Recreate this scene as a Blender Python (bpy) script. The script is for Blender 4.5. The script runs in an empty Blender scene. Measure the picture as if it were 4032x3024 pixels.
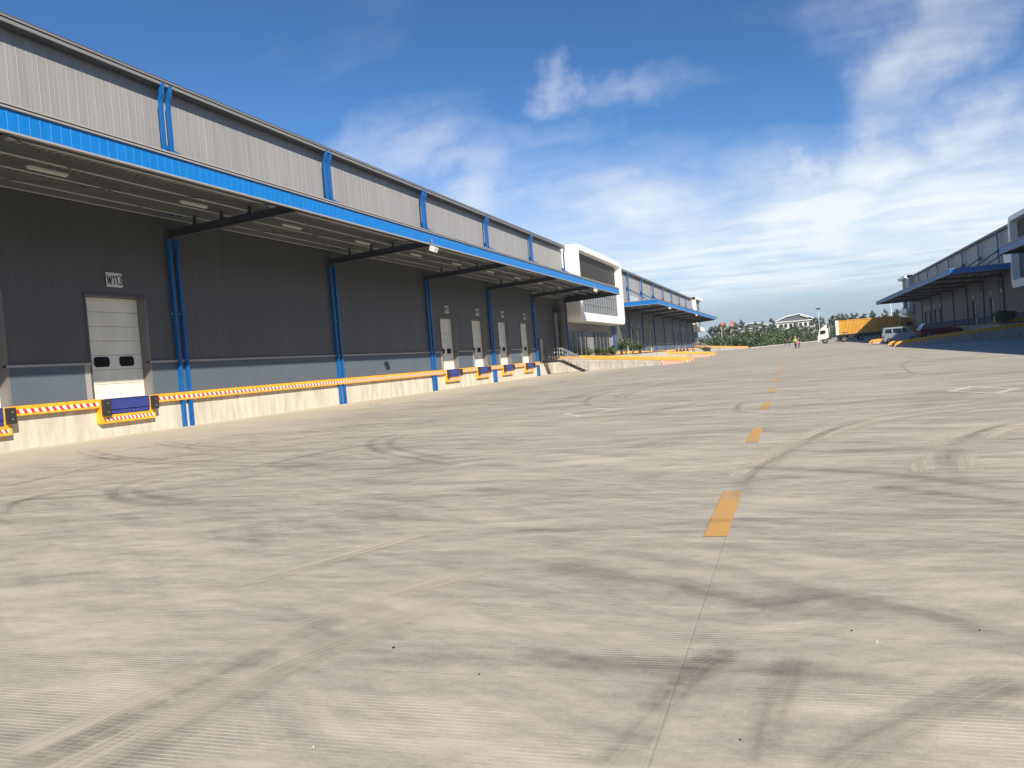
import bpy, bmesh, math, random
from mathutils import Vector, Matrix
random.seed(7)
R = math.radians
scene = bpy.context.scene
COL = scene.collection

# ------------------------------------------------------------------ camera
cd = bpy.data.cameras.new('camera'); cam = bpy.data.objects.new('camera', cd); COL.objects.link(cam)
M3 = ((0.94462, -0.06942, -0.32073), (0.31783, -0.0498, 0.94684), (-0.0817, -0.99634, -0.02497))
cam.matrix_world = Matrix(((M3[0][0], -M3[0][1], -M3[0][2], 0.0),
                           (M3[1][0], -M3[1][1], -M3[1][2], 0.0),
                           (M3[2][0], -M3[2][1], -M3[2][2], 1.45),
                           (0, 0, 0, 1)))
cd.sensor_width = 36.0; cd.lens = 36.0 * 3280 / 4032
cd.clip_start = 0.1; cd.clip_end = 6000
scene.camera = cam
scene.view_settings.view_transform = 'Standard'
scene.view_settings.look = 'None'
scene.view_settings.gamma = 1.0
scene.view_settings.exposure = 0.72
scene.cycles.transparent_max_bounces = 48
scene.render.resolution_x = 1024; scene.render.resolution_y = 768

# ------------------------------------------------------------------ node helper
class NT:
    def __init__(s, tree): s.t = tree
    def n(s, typ, **kw):
        nd = s.t.nodes.new(typ)
        for k, v in kw.items(): setattr(nd, k, v)
        return nd
    def put(s, sock, v):
        if v is None: return
        if isinstance(v, bpy.types.NodeSocket): s.t.links.new(v, sock)
        else:
            if hasattr(sock.default_value, '__len__') and not hasattr(v, '__len__'): v = (v,) * len(sock.default_value)
            if hasattr(v, '__len__') and hasattr(sock.default_value, '__len__'):
                v = tuple(v)
                if len(sock.default_value) == 4 and len(v) == 3: v = v + (1,)
            sock.default_value = v
    def m(s, op, a, b=None, c=None, clamp=False):
        nd = s.n('ShaderNodeMath', operation=op, use_clamp=clamp)
        s.put(nd.inputs[0], a); s.put(nd.inputs[1], b); s.put(nd.inputs[2], c)
        return nd.outputs[0]
    def vm(s, op, a, b=None, out=0):
        nd = s.n('ShaderNodeVectorMath', operation=op)
        s.put(nd.inputs[0], a)
        if b is not None:
            if op == 'SCALE': s.put(nd.inputs['Scale'], b)
            else: s.put(nd.inputs[1], b)
        return nd.outputs[out]
    def mix(s, f, a, b, blend='MIX'):
        nd = s.n('ShaderNodeMix', data_type='RGBA', blend_type=blend)
        s.put(nd.inputs[0], f); s.put(nd.inputs[6], a); s.put(nd.inputs[7], b)
        return nd.outputs[2]
    def noise(s, vec, scale, detail=3, rough=.55, dist=0.0, out=0, dim='3D'):
        nd = s.n('ShaderNodeTexNoise', noise_dimensions=dim)
        if vec is not None: s.put(nd.inputs['Vector'], vec)
        s.put(nd.inputs['Scale'], scale); s.put(nd.inputs['Detail'], detail)
        s.put(nd.inputs['Roughness'], rough); s.put(nd.inputs['Distortion'], dist)
        return nd.outputs[out]
    def ramp(s, f, a, b, lo=0.0, hi=1.0, smooth=True):
        nd = s.n('ShaderNodeMapRange', interpolation_type='SMOOTHSTEP' if smooth else 'LINEAR', clamp=True)
        s.put(nd.inputs[0], f); s.put(nd.inputs[1], a); s.put(nd.inputs[2], b); s.put(nd.inputs[3], lo); s.put(nd.inputs[4], hi)
        return nd.outputs[0]
    def xyz(s, x, y, z):
        nd = s.n('ShaderNodeCombineXYZ'); s.put(nd.inputs[0], x); s.put(nd.inputs[1], y); s.put(nd.inputs[2], z); return nd.outputs[0]
    def sep(s, v):
        nd = s.n('ShaderNodeSeparateXYZ'); s.put(nd.inputs[0], v); return nd.outputs

# ------------------------------------------------------------------ sun and sky
SX, SY, SZ = 1.0, -0.95, 0.909           # direction towards the sun
sdir = Vector((SX, SY, SZ)).normalized()
sel = math.asin(sdir.z); saz = math.atan2(SX, SY)
sd = bpy.data.lights.new('sun', 'SUN'); so = bpy.data.objects.new('sun', sd); COL.objects.link(so)
sd.energy = 4.7; sd.angle = R(0.5); sd.color = (1.0, 0.90, 0.74)
so.rotation_euler = sdir.to_track_quat('Z', 'Y').to_euler()

world = bpy.data.worlds.new('World'); scene.world = world; world.use_nodes = True
wt = world.node_tree; wt.nodes.clear(); W = NT(wt)
sky = W.n('ShaderNodeTexSky', sky_type='NISHITA'); sky.sun_disc = False
sky.sun_elevation = sel; sky.sun_rotation = saz; sky.altitude = 20; sky.air_density = 1.0; sky.dust_density = 0.6; sky.ozone_density = 1.6
gen = W.n('ShaderNodeTexCoord').outputs['Generated']
gx, gy, gz = W.sep(gen)
az = W.m('ARCTAN2', gx, gy); az = W.m('MULTIPLY', az, 57.2958)
el = W.m('MULTIPLY', W.m('ARCSINE', gz), 57.2958)
# flat cloud-layer coordinates
den = W.m('ADD', W.m('MAXIMUM', gz, 0.0), 0.09)
cp = W.xyz(W.m('DIVIDE', gx, den), W.m('DIVIDE', gy, den), 0.0)
warp = W.noise(cp, 0.55, 3, .5, out=1)
cpw = W.vm('ADD', cp, W.vm('SCALE', W.vm('SUBTRACT', warp, (.5, .5, .5)), 1.3))
n1 = W.noise(cpw, 0.75, 8, .58)
n2 = W.noise(W.vm('MULTIPLY', cpw, (1.0, 2.2, 1.0)), 1.7, 8, .62, .4)
fld = W.m('ADD', W.m('MULTIPLY', n1, .6), W.m('MULTIPLY', n2, .4))
# soft warp of the sky angles for individual clouds
wa = W.noise(gen, 6.0, 6, .6, out=1)
was = W.sep(wa)
azw = W.m('ADD', az, W.m('MULTIPLY', W.m('SUBTRACT', was[0], .5), 16.0))
elw = W.m('ADD', el, W.m('MULTIPLY', W.m('SUBTRACT', was[1], .5), 9.0))
def blob(a0, e0, sa, se, tilt=0.0, amp=1.0):
    da = W.m('SUBTRACT', azw, a0); de = W.m('SUBTRACT', elw, e0)
    c_, s_ = math.cos(R(tilt)), math.sin(R(tilt))
    u = W.m('ADD', W.m('MULTIPLY', da, c_), W.m('MULTIPLY', de, s_))
    v = W.m('SUBTRACT', W.m('MULTIPLY', de, c_), W.m('MULTIPLY', da, s_))
    q = W.m('ADD', W.m('POWER', W.m('ABSOLUTE', W.m('DIVIDE', u, sa)), 2.0), W.m('POWER', W.m('ABSOLUTE', W.m('DIVIDE', v, se)), 2.0))
    return W.m('MULTIPLY', W.m('EXPONENT', W.m('MULTIPLY', q, -1.0)), amp)
bl = None
for args in [(-13.2, 18.3, 1.3, .9, 0, .55), (-9.8, 17.9, 4.2, .9, 0, .36), (-14, 15.5, 4, 1.2, 0, .28),
             (8.0, 16.0, 4.8, 3.0, 60, .85), (11.0, 20.5, 6.5, 3.2, 35, .62), (5.6, 12.2, 1.8, 4.5, 0, .55), (4.6, 10.6, 5.0, 1.5, 0, .7),
             (12.0, 11.8, 3.0, 2.2, 20, .75), (0.8, 11.4, 1.2, .7, 0, .55), (1.8, 8.7, 4.5, 2.6, -25, .7),
             (-9.5, 11.0, 6.0, 2.2, -18, .55), (-18.5, 12.2, 4.0, 2.6, 30, .62), (-25, 14.8, 5.5, 1.8, 10, .62), (-21, 13.6, 5, 1.2, 0, .5), (-13, 13.5, 8, 1.8, 0, .35),
             (12, 7.0, 8.0, 2.6, 0, .7), (-30, 20, 9, 3, 20, .05)]:
    b = blob(*args); bl = b if bl is None else W.m('MAXIMUM', bl, b)
hor = W.ramp(el, 14.0, 4.5, 0.0, .80)                      # more cloud towards the horizon
thr = W.m('ADD', W.m('MULTIPLY', bl, .75), hor)
front = W.ramp(W.m('ABSOLUTE', az), 60.0, 95.0, 1.0, .6)
tex = W.ramp(fld, .30, .72, -.35, .42)
cov = W.m('ADD', W.m('MULTIPLY', thr, 1.0), W.m('MULTIPLY', tex, W.m('ADD', W.m('MULTIPLY', thr, .9), .16)))
cov = W.ramp(W.m('MULTIPLY', cov, front), .02, 1.05, 0.0, .92, smooth=False)
# thin grey streaks and blue-grey band low over the horizon
st = W.noise(W.xyz(W.m('MULTIPLY', az, .10), W.m('MULTIPLY', el, 3.4), 0), 1.0, 5, .6, .3)
low = W.m('ADD', W.ramp(el, 4.4, 1.6, 0, 1), W.m('MULTIPLY', W.m('SUBTRACT', st, .5), W.m('MULTIPLY', W.ramp(el, 6.6, 5.0, 0, 2.4), W.ramp(el, 2.6, 4.0, 0, 1))))
low = W.m('MULTIPLY', W.m('MAXIMUM', W.m('MINIMUM', low, 1.0), 0.0), 1.0)
skyc = W.mix(1.0, sky.outputs[0], (.50, .86, 1.30, 1), 'MULTIPLY')
skyc = W.vm('SCALE', skyc, W.ramp(el, 24.0, 8.0, .98, 1.22))
hazec = W.mix(low, (11.2, 11.7, 12.0, 1), (5.6, 6.7, 7.8, 1))
covh = W.m('MAXIMUM', cov, W.m('MULTIPLY', low, .90))
cloudc = W.mix(covh, skyc, hazec)
below = W.ramp(gz, -0.02, -0.005, 1, 0)
fin = W.mix(below, cloudc, (2.2, 2.2, 2.1, 1))
bg = W.n('ShaderNodeBackground'); W.put(bg.inputs[0], fin); bg.inputs[1].default_value = 0.052
wo = W.n('ShaderNodeOutputWorld'); wt.links.new(bg.outputs[0], wo.inputs[0])

# ------------------------------------------------------------------ materials
MATS = {}
def mat(name, col, rough=.6, metal=0.0, var=0.0, vscale=3.0, bump=0.0, bscale=30.0, streak=None, spec=.5, coat=0.0, sheet=0.0):
    if name in MATS: return MATS[name]
    m = bpy.data.materials.new(name); m.use_nodes = True; t = m.node_tree; t.nodes.clear(); N = NT(t)
    o = N.n('ShaderNodeOutputMaterial'); p = N.n('ShaderNodeBsdfPrincipled'); t.links.new(p.outputs[0], o.inputs[0])
    p.inputs['Roughness'].default_value = rough; p.inputs['Metallic'].default_value = metal
    p.inputs['Specular IOR Level'].default_value = spec; p.inputs['Coat Weight'].default_value = coat
    c = tuple(col) + (1,)
    p.inputs['Base Color'].default_value = c
    geo = N.n('ShaderNodeNewGeometry').outputs['Position']
    if var > 0:
        v = geo if streak is None else N.vm('MULTIPLY', geo, streak)
        f = N.noise(v, vscale, 5, .6)
        f = N.ramp(f, .3, .7, 1 - var, 1 + var)
        if sheet > 0:
            wn = N.n('ShaderNodeTexWhiteNoise', noise_dimensions='1D'); N.put(wn.inputs['W'], N.m('FLOOR', N.m('DIVIDE', N.sep(geo)[1], .8)))
            f = N.m('MULTIPLY', f, N.ramp(wn.outputs[0], 0, 1, 1 - sheet, 1 + sheet, smooth=False))
            f = N.m('MULTIPLY', f, N.ramp(N.noise(N.vm('MULTIPLY', geo, (9, 9, .35)), 1.0, 4, .7), .35, .65, .95, 1.04))
        cc = N.vm('SCALE', c[:3], f)
        N.put(p.inputs['Base Color'], cc)
    if bump > 0:
        b = N.n('ShaderNodeBump'); b.inputs['Strength'].default_value = bump; b.inputs['Distance'].default_value = .02
        N.put(b.inputs['Height'], N.noise(geo, bscale, 4, .6)); t.links.new(b.outputs[0], p.inputs['Normal'])
    MATS[name] = m; return m

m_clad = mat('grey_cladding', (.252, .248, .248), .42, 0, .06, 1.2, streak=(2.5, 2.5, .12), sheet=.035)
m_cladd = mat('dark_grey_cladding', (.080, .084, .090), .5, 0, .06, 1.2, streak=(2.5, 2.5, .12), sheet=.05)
m_trim = mat('grey_trim', (.30, .29, .285), .45)
m_trimm = mat('mid_grey_trim', (.19, .185, .185), .5)
m_dtrim = mat('dark_trim', (.07, .07, .075), .5)
m_blue = mat('blue_coated_steel', (.002, .150, .47), .42, 0, .06, 1.5, streak=(3, 3, .2))
m_pipe = mat('blue_pipe', (.003, .095, .33), .35, 0, .05, 2.0)
m_revl = mat('reveal_flashing', (.16, .155, .15), .5)
m_plinth = mat('blue_grey_render', (.078, .104, .140), .8, 0, .05, .8, .15, 60)
m_conc = mat('dock_concrete', (.50, .465, .40), .85, 0, .17, 2.2, .25, 40, streak=(1, 1, .22))
m_concg = mat('ramp_concrete', (.42, .405, .365), .85, 0, .13, 1.1, .25, 40, streak=(1, 1, .5))
m_yel = mat('yellow_steel_paint', (.80, .37, .02), .5, 0, .16, 5.0)
m_yelc = mat('yellow_concrete_paint', (.70, .35, .05), .65, 0, .16, 3.0)
m_red = mat('red_tape', (.62, .03, .02), .45)
m_wht = mat('white_tape', (.80, .76, .68), .45)
m_white = mat('white_panel', (.80, .79, .76), .35, 0, .02, .8)
m_door = mat('ivory_door', (.72, .70, .63), .5, 0, .07, 1.6, streak=(1, 1, .5))
m_bump = mat('black_rubber', (.022, .022, .024), .7)
m_navy = mat('navy_steel', (.030, .045, .22), .45, 0, .12, 4.0)
m_beam = mat('dark_blue_beam', (.030, .042, .062), .5)
m_deck = mat('canopy_deck', (.15, .162, .172), .6, 0, .10, .9)
m_flng = mat('purlin_flange', (.40, .41, .41), .5)
m_purl = mat('galvanised_purlin', (.15, .158, .165), .5, 0.0, .08, 2.0)
m_lamp = mat('white_lamp_body', (.58, .58, .56), .4)
m_steel = mat('galvanised_steel', (.36, .37, .38), .4, .6)
m_black = mat('black_paint', (.02, .02, .022), .5)
m_dark = mat('dark_interior', (.012, .013, .015), .8)
m_ink = mat('black_lettering', (.02, .02, .02), .6)
m_sign = mat('sign_plate', (.62, .62, .60), .5)
m_louv = mat('aluminium_louvre', (.40, .40, .40), .45, .3)
m_offw = mat('office_render', (.205, .205, .205), .8, 0, .05, .7)
m_mull = mat('mullion', (.30, .31, .32), .4, .4)
m_entr = mat('dark_entrance_glass', (.018, .022, .024), .25, spec=.12)
def glassm(name, tint, rough=.06, ior=1.5):
    m = bpy.data.materials.new(name); m.use_nodes = True; t = m.node_tree; t.nodes.clear(); N = NT(t)
    o = N.n('ShaderNodeOutputMaterial'); p = N.n('ShaderNodeBsdfPrincipled'); t.links.new(p.outputs[0], o.inputs[0])
    p.inputs['Base Color'].default_value = tuple(tint) + (1,); p.inputs['Roughness'].default_value = rough
    p.inputs['IOR'].default_value = ior
    b = N.n('ShaderNodeBump'); b.inputs['Strength'].default_value = .03
    N.put(b.inputs['Height'], N.noise(N.n('ShaderNodeNewGeometry').outputs['Position'], 1.2, 2)); t.links.new(b.outputs[0], p.inputs['Normal'])
    MATS[name] = m; return m
m_glass = glassm('tinted_glass', (.03, .06, .10), .06, 1.75)
m_glassd = glassm('dark_glass', (.012, .014, .016))

# ------------------------------------------------------------------ object helpers
class MB:
    """collects faces of several shapes for ONE mesh"""
    def __init__(s): s.v = []; s.f = []; s.mi = []; s.mats = []; s.sm = []
    def _m(s, m):
        if m not in s.mats: s.mats.append(m)
        return s.mats.index(m)
    def face(s, pts, m, smooth=False):
        i = len(s.v); s.v += [tuple(p) for p in pts]; s.f.append(tuple(range(i, i + len(pts)))); s.mi.append(s._m(m)); s.sm.append(smooth)
    def grid(s, rows, m, closed=False, smooth=True, cap=False):
        i0 = len(s.v); n = len(rows[0])
        for r in rows: s.v += [tuple(p) for p in r]
        k = s._m(m)
        for a in range(len(rows) - 1):
            for b in range(n if closed else n - 1):
                b2 = (b + 1) % n
                s.f.append((i0 + a * n + b, i0 + a * n + b2, i0 + (a + 1) * n + b2, i0 + (a + 1) * n + b)); s.mi.append(k); s.sm.append(smooth)
        if cap:
            s.f.append(tuple(i0 + b for b in range(n))[::-1]); s.mi.append(k); s.sm.append(False)
            s.f.append(tuple(i0 + (len(rows) - 1) * n + b for b in range(n))); s.mi.append(k); s.sm.append(False)
    def box(s, x0, x1, y0, y1, z0, z1, m):
        i = len(s.v)
        s.v += [(x0, y0, z0), (x1, y0, z0), (x1, y1, z0), (x0, y1, z0), (x0, y0, z1), (x1, y0, z1), (x1, y1, z1), (x0, y1, z1)]
        k = s._m(m)
        for q in ((0, 3, 2, 1), (4, 5, 6, 7), (0, 1, 5, 4), (1, 2, 6, 5), (2, 3, 7, 6), (3, 0, 4, 7)):
            s.f.append(tuple(i + a for a in q)); s.mi.append(k); s.sm.append(False)
    def tube(s, pts, r, m, n=8, cap=True):
        pts = [Vector(p) for p in pts]; rows = []
        rr = r if hasattr(r, '__len__') else [r] * len(pts)
        for i, p in enumerate(pts):
            d = (pts[min(i + 1, len(pts) - 1)] - pts[max(i - 1, 0)]).normalized()
            a = Vector((0, 0, 1)) if abs(d.z) < .9 else Vector((1, 0, 0))
            u = d.cross(a).normalized(); w = d.cross(u)
            rows.append([p + (u * math.cos(2 * math.pi * j / n) + w * math.sin(2 * math.pi * j / n)) * rr[i] for j in range(n)])
        s.grid(rows, m, closed=True, smooth=n > 4, cap=cap)
    def beam(s, a, b, w, h, m):
        """square bar from a to b"""
        a = Vector(a); b = Vector(b); d = (b - a).normalized(); up = Vector((0, 0, 1)) if abs(d.z) < .95 else Vector((0, 1, 0))
        u = d.cross(up).normalized() * w / 2; v = u.cross(d).normalized() * h / 2
        s.grid([[p - u - v, p + u - v, p + u + v, p - u + v] for p in (a, b)], m, closed=True, smooth=False, cap=True)
    def prism(s, poly, axis, a, b, m):
        """2D polygon extruded along an axis: axis 'y' takes (x,z), 'x' takes (y,z), 'z' takes (x,y)"""
        f = {'y': lambda p, t: (p[0], t, p[1]), 'x': lambda p, t: (t, p[0], p[1]), 'z': lambda p, t: (p[0], p[1], t)}[axis]
        A = [f(p, a) for p in poly]; B = [f(p, b) for p in poly]
        s.grid([A, B], m, closed=True, smooth=False, cap=True)
    def mesh(s, name):
        me = bpy.data.meshes.new(name); me.from_pydata(s.v, [], s.f)
        for m in s.mats: me.materials.append(m)
        me.polygons.foreach_set('material_index', s.mi); me.polygons.foreach_set('use_smooth', s.sm)
        bm = bmesh.new(); bm.from_mesh(me); bmesh.ops.recalc_face_normals(bm, faces=bm.faces); bm.to_mesh(me); bm.free()
        me.update(); return me
    def build(s, name, parent=None, loc=None, **props):
        o = bpy.data.objects.new(name, s.mesh(name)); COL.objects.link(o)
        if parent: o.parent = parent
        if loc: o.location = loc
        for k, v in props.items(): o[k] = v
        return o
def link(name, me, parent=None, loc=(0, 0, 0), rz=0.0, **props):
    o = bpy.data.objects.new(name, me); COL.objects.link(o); o.parent = parent; o.location = loc; o.rotation_euler = (0, 0, rz)
    for k, v in props.items(): o[k] = v
    return o
def thing(name, label, cat, loc=(0, 0, 0), rz=0.0, group=None):
    o = bpy.data.objects.new(name, None); COL.objects.link(o); o.empty_display_size = .3
    o.location = loc; o.rotation_euler = (0, 0, rz); o['label'] = label; o['category'] = cat
    if group: o['group'] = group
    return o
def tag(o, label, cat, group=None):
    o['label'] = label; o['category'] = cat
    if group: o['group'] = group
    return o
def copy_tree(o, parent=None):
    c = o.copy(); COL.objects.link(c); c.parent = parent
    for ch in list(o.children): copy_tree(ch, c)
    return c

# ground height: level yard, then a very gentle rise
ZP = [(-500, 0), (90, 0), (115, .17), (125, .22), (165, .33), (215, .33), (300, .42), (3000, .42)]
def zg(y):
    for (a, za), (b, zb) in zip(ZP, ZP[1:]):
        if y <= b:
            return za + (zb - za) * (y - a) / (b - a)
    return ZP[-1][1]

# ------------------------------------------------------------------ ground
def ground_material():
    m = bpy.data.materials.new('yard_concrete'); m.use_nodes = True; t = m.node_tree; t.nodes.clear(); N = NT(t)
    o = N.n('ShaderNodeOutputMaterial'); p = N.n('ShaderNodeBsdfPrincipled'); t.links.new(p.outputs[0], o.inputs[0])
    pos = N.n('ShaderNodeNewGeometry').outputs['Position']
    px, py, pz = N.sep(pos)
    # broad patches and lengthwise smears left by turning tyres (mostly across the yard)
    wr = N.vm('ADD', pos, N.vm('SCALE', N.vm('SUBTRACT', N.noise(pos, .18, 3, .5, out=1), (.5, .5, .5)), 2.4))
    def streaks(ang, sx, sy, sc, seed):
        v = N.vm('ADD', wr, (seed, seed * 1.7, 0))
        if ang:
            ro = N.n('ShaderNodeVectorRotate', rotation_type='Z_AXIS'); N.put(ro.inputs[0], v); ro.inputs['Angle'].default_value = R(ang); v = ro.outputs[0]
        return N.noise(N.vm('MULTIPLY', v, (sx, sy, 1)), sc, 6, .64)
    fine = N.noise(pos, 55.0, 3, .7); mid = N.noise(N.vm('MULTIPLY', pos, (.8, 1.8, 1)), 6.5, 6, .75)
    parts = [(streaks(0, .30, .75, .8, 0), .20), (streaks(4, .42, 2.0, 1.3, 3), .24), (streaks(-7, .55, 3.6, 1.9, 9), .20), (streaks(36, .28, 3.0, 1.3, 17), .17), (streaks(-52, .30, 2.8, 1.1, 29), .12), (streaks(14, .16, 2.6, 1.2, 41), .16), (mid, .19), (fine, .10), (N.noise(pos, 21.0, 4, .7), .07)]
    f = None
    for x_, w_ in parts:
        q_ = N.m('MULTIPLY', N.m('SUBTRACT', x_, .5), w_); f = q_ if f is None else N.m('ADD', f, q_)
    k = N.ramp(f, -.100, .080, 0, 1, smooth=False)
    dark = (.212, .200, .178); light = (.468, .434, .358)
    col = N.mix(k, dark, light)
    # dusty, paler and warmer strip along the docks on the left
    dst = N.m('ADD', px, N.m('MULTIPLY', N.m('SUBTRACT', N.noise(pos, .25, 4, .6), .5), 7.0))
    dust = N.ramp(dst, -13.0, -20.0, 0, .80)
    col = N.mix(dust, col, (.52, .470, .370))
    # brushed grooves across the slabs, holding pale dust
    wv = N.n('ShaderNodeTexWave', wave_type='BANDS', bands_direction='Y', wave_profile='SIN')
    wv.inputs['Scale'].default_value = 10.5; wv.inputs['Distortion'].default_value = .25; wv.inputs['Detail'].default_value = 1; wv.inputs['Detail Scale'].default_value = .4
    N.put(wv.inputs['Vector'], pos)
    gm = N.ramp(N.noise(N.vm('MULTIPLY', pos, (.5, 1.1, 1)), .8, 4, .65), .46, .60, 0, 1)
    near = N.ramp(N.m('ABSOLUTE', py), 9.0, 4.0, 0, 1)
    g = N.m('MULTIPLY', N.m('MULTIPLY', N.ramp(wv.outputs[0], .72, .95, 0, 1), gm), near)
    col = N.mix(N.m('MULTIPLY', g, .55), col, (.60, .55, .46))
    # slab joints
    def joint(coord, period, off, w):
        fr = N.m('FRACT', N.m('ADD', N.m('DIVIDE', coord, period), off))
        dd = N.m('MULTIPLY', N.m('MINIMUM', fr, N.m('SUBTRACT', 1.0, fr)), period)
        return N.ramp(dd, w, w * .4, 0, 1)
    ju = joint(px, 4.3, .135, .008); jv = joint(py, 6.1, .41, .008)
    j = N.m('MAXIMUM', ju, jv)
    col = N.mix(N.m('MULTIPLY', j, .13), col, (.12, .11, .10))
    # slabs of slightly different pours
    vor = N.n('ShaderNodeTexWhiteNoise', noise_dimensions='2D')
    N.put(vor.inputs['Vector'], N.xyz(N.m('FLOOR', N.m('ADD', N.m('DIVIDE', px, 4.3), .135)), N.m('FLOOR', N.m('ADD', N.m('DIVIDE', py, 6.1), .41)), 0))
    col = N.vm('SCALE', col, N.ramp(vor.outputs[0], 0, 1, .965, 1.035, smooth=False))
    N.put(p.inputs['Base Color'], col)
    p.inputs['Roughness'].default_value = .82; p.inputs['Specular IOR Level'].default_value = .35
    bp = N.n('ShaderNodeBump'); bp.inputs['Strength'].default_value = .35; bp.inputs['Distance'].default_value = .006
    h = N.m('ADD', N.m('ADD', N.m('MULTIPLY', fine, .6), N.m('MULTIPLY', g, .6)), N.m('MULTIPLY', j, -.5))
    N.put(bp.inputs['Height'], h); t.links.new(bp.outputs[0], p.inputs['Normal'])
    return m
m_yard = ground_material()
def decal_mat(name, col, amax, sc=1.0, tread=False):
    """worn mark on the concrete: real colour, ragged transparent edges"""
    m = bpy.data.materials.new(name); m.use_nodes = True; t = m.node_tree; t.nodes.clear(); N = NT(t)
    o = N.n('ShaderNodeOutputMaterial'); p = N.n('ShaderNodeBsdfPrincipled'); tr = N.n('ShaderNodeBsdfTransparent'); mx = N.n('ShaderNodeMixShader')
    p.inputs['Base Color'].default_value = tuple(col) + (1,); p.inputs['Roughness'].default_value = .8
    p.inputs['Specular IOR Level'].default_value = .3
    uv = N.n('ShaderNodeUVMap', uv_map='UVMap').outputs[0]; u, v, _ = N.sep(uv)      # u metres along, v 0..1 across
    pos = N.n('ShaderNodeNewGeometry').outputs['Position']
    e = N.m('SUBTRACT', 1.0, N.m('ABSOLUTE', N.m('MULTIPLY', N.m('SUBTRACT', v, .5), 2.0)))
    e = N.m('ADD', e, N.m('MULTIPLY', N.m('SUBTRACT', N.noise(pos, 3.2 * sc, 6, .75), .5), 1.7))
    e = N.ramp(e, .05, .85, 0, 1)
    s_ = N.noise(N.xyz(N.m('MULTIPLY', u, .35), N.m('MULTIPLY', v, 5.0), 0), 1.0, 5, .7)
    s_ = N.ramp(s_, .34, .66, .25, 1)
    en = N.ramp(N.noise(pos, .35, 3, .6), .36, .56, .40, 1)
    tt = N.n('ShaderNodeUVMap', uv_map='Fade').outputs[0]; tt = N.sep(tt)[0]
    fd = N.m('MULTIPLY', N.ramp(tt, 0, .12, 0, 1), N.ramp(tt, 1, .88, 0, 1))
    al = N.m('MULTIPLY', N.m('MULTIPLY', N.m('MULTIPLY', e, fd), N.m('MULTIPLY', s_, en)), amax)
    if tread:
        fr = N.m('FRACT', N.m('MULTIPLY', u, 7.0)); al = N.m('MULTIPLY', al, N.ramp(fr, .25, .4, .55, 1))
    t.links.new(tr.outputs[0], mx.inputs[1]); t.links.new(p.outputs[0], mx.inputs[2]); N.put(mx.inputs[0], al)
    t.links.new(mx.outputs[0], o.inputs[0]); return m
m_rub = decal_mat('tyre_rubber', (.11, .104, .10), .30)
m_rubt = decal_mat('tyre_rubber_tread', (.095, .09, .086), .42, tread=True)
m_dust = decal_mat('pale_dust', (.58, .54, .45), .80)
def painted(name, col, wear=.25):
    m = bpy.data.materials.new(name); m.use_nodes = True; t = m.node_tree; t.nodes.clear(); N = NT(t)
    o = N.n('ShaderNodeOutputMaterial'); p = N.n('ShaderNodeBsdfPrincipled'); t.links.new(p.outputs[0], o.inputs[0])
    pos = N.n('ShaderNodeNewGeometry').outputs['Position']
    f = N.noise(N.vm('MULTIPLY', pos, (.5, 1.6, 1)), 1.6, 5, .65)
    f = N.ramp(f, .42, .75, 0, 1)
    c = N.mix(N.m('MULTIPLY', f, wear), col, (.30, .27, .23))
    g = N.ramp(N.noise(pos, 45, 2, .7), .3, .7, .88, 1.08)
    N.put(p.inputs['Base Color'], N.vm('SCALE', c, g)); p.inputs['Roughness'].default_value = .7
    return m
m_pdash = painted('orange_road_paint', (.53, .30, .085), .6)
m_pwhite = painted('white_road_paint', (.56, .53, .47), .4)

# earth under everything, out to the horizon
m_earth = mat('earth_and_grass', (.055, .075, .03), .95, 0, .4, .05)
g = MB(); ys = [-400, 90, 115, 125, 165, 215, 300, 900, 3500]
g.grid([[(x, y, zg(y) - .10) for x in (-2500, -200, 0, 200, 2500)] for y in ys], m_earth, smooth=False)
g.build('ground', kind='structure')
g = MB()
KERB = [(-24, 209.0), (-9.7, 216.0), (9.5, 312.0), (70, 332.0)]
def xmax(y): return 70.0 if y > 242 else 27.1 if y < 215 else 40
rows = []
for y in [-60, -20, 0, 10, 20, 30, 40, 60, 75, 90, 102, 115, 125, 145, 165, 190, 205, 215, 240, 270, 300, 312, 322, 332]:
    if y <= 216: xl = -24.45
    else:
        xl = None
        for (xa, ya), (xb, yb) in zip(KERB, KERB[1:]):
            if ya <= y <= yb: xl = xa + (xb - xa) * (y - ya) / (yb - ya)
    if y == 215: xl = -11.7
    xr = xmax(y)
    rows.append([(xl + (xr - xl) * k / 6, y, zg(y)) for k in range(7)])
g.grid(rows, m_yard, smooth=False)
yard = g.build('yard', kind='structure')

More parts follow.
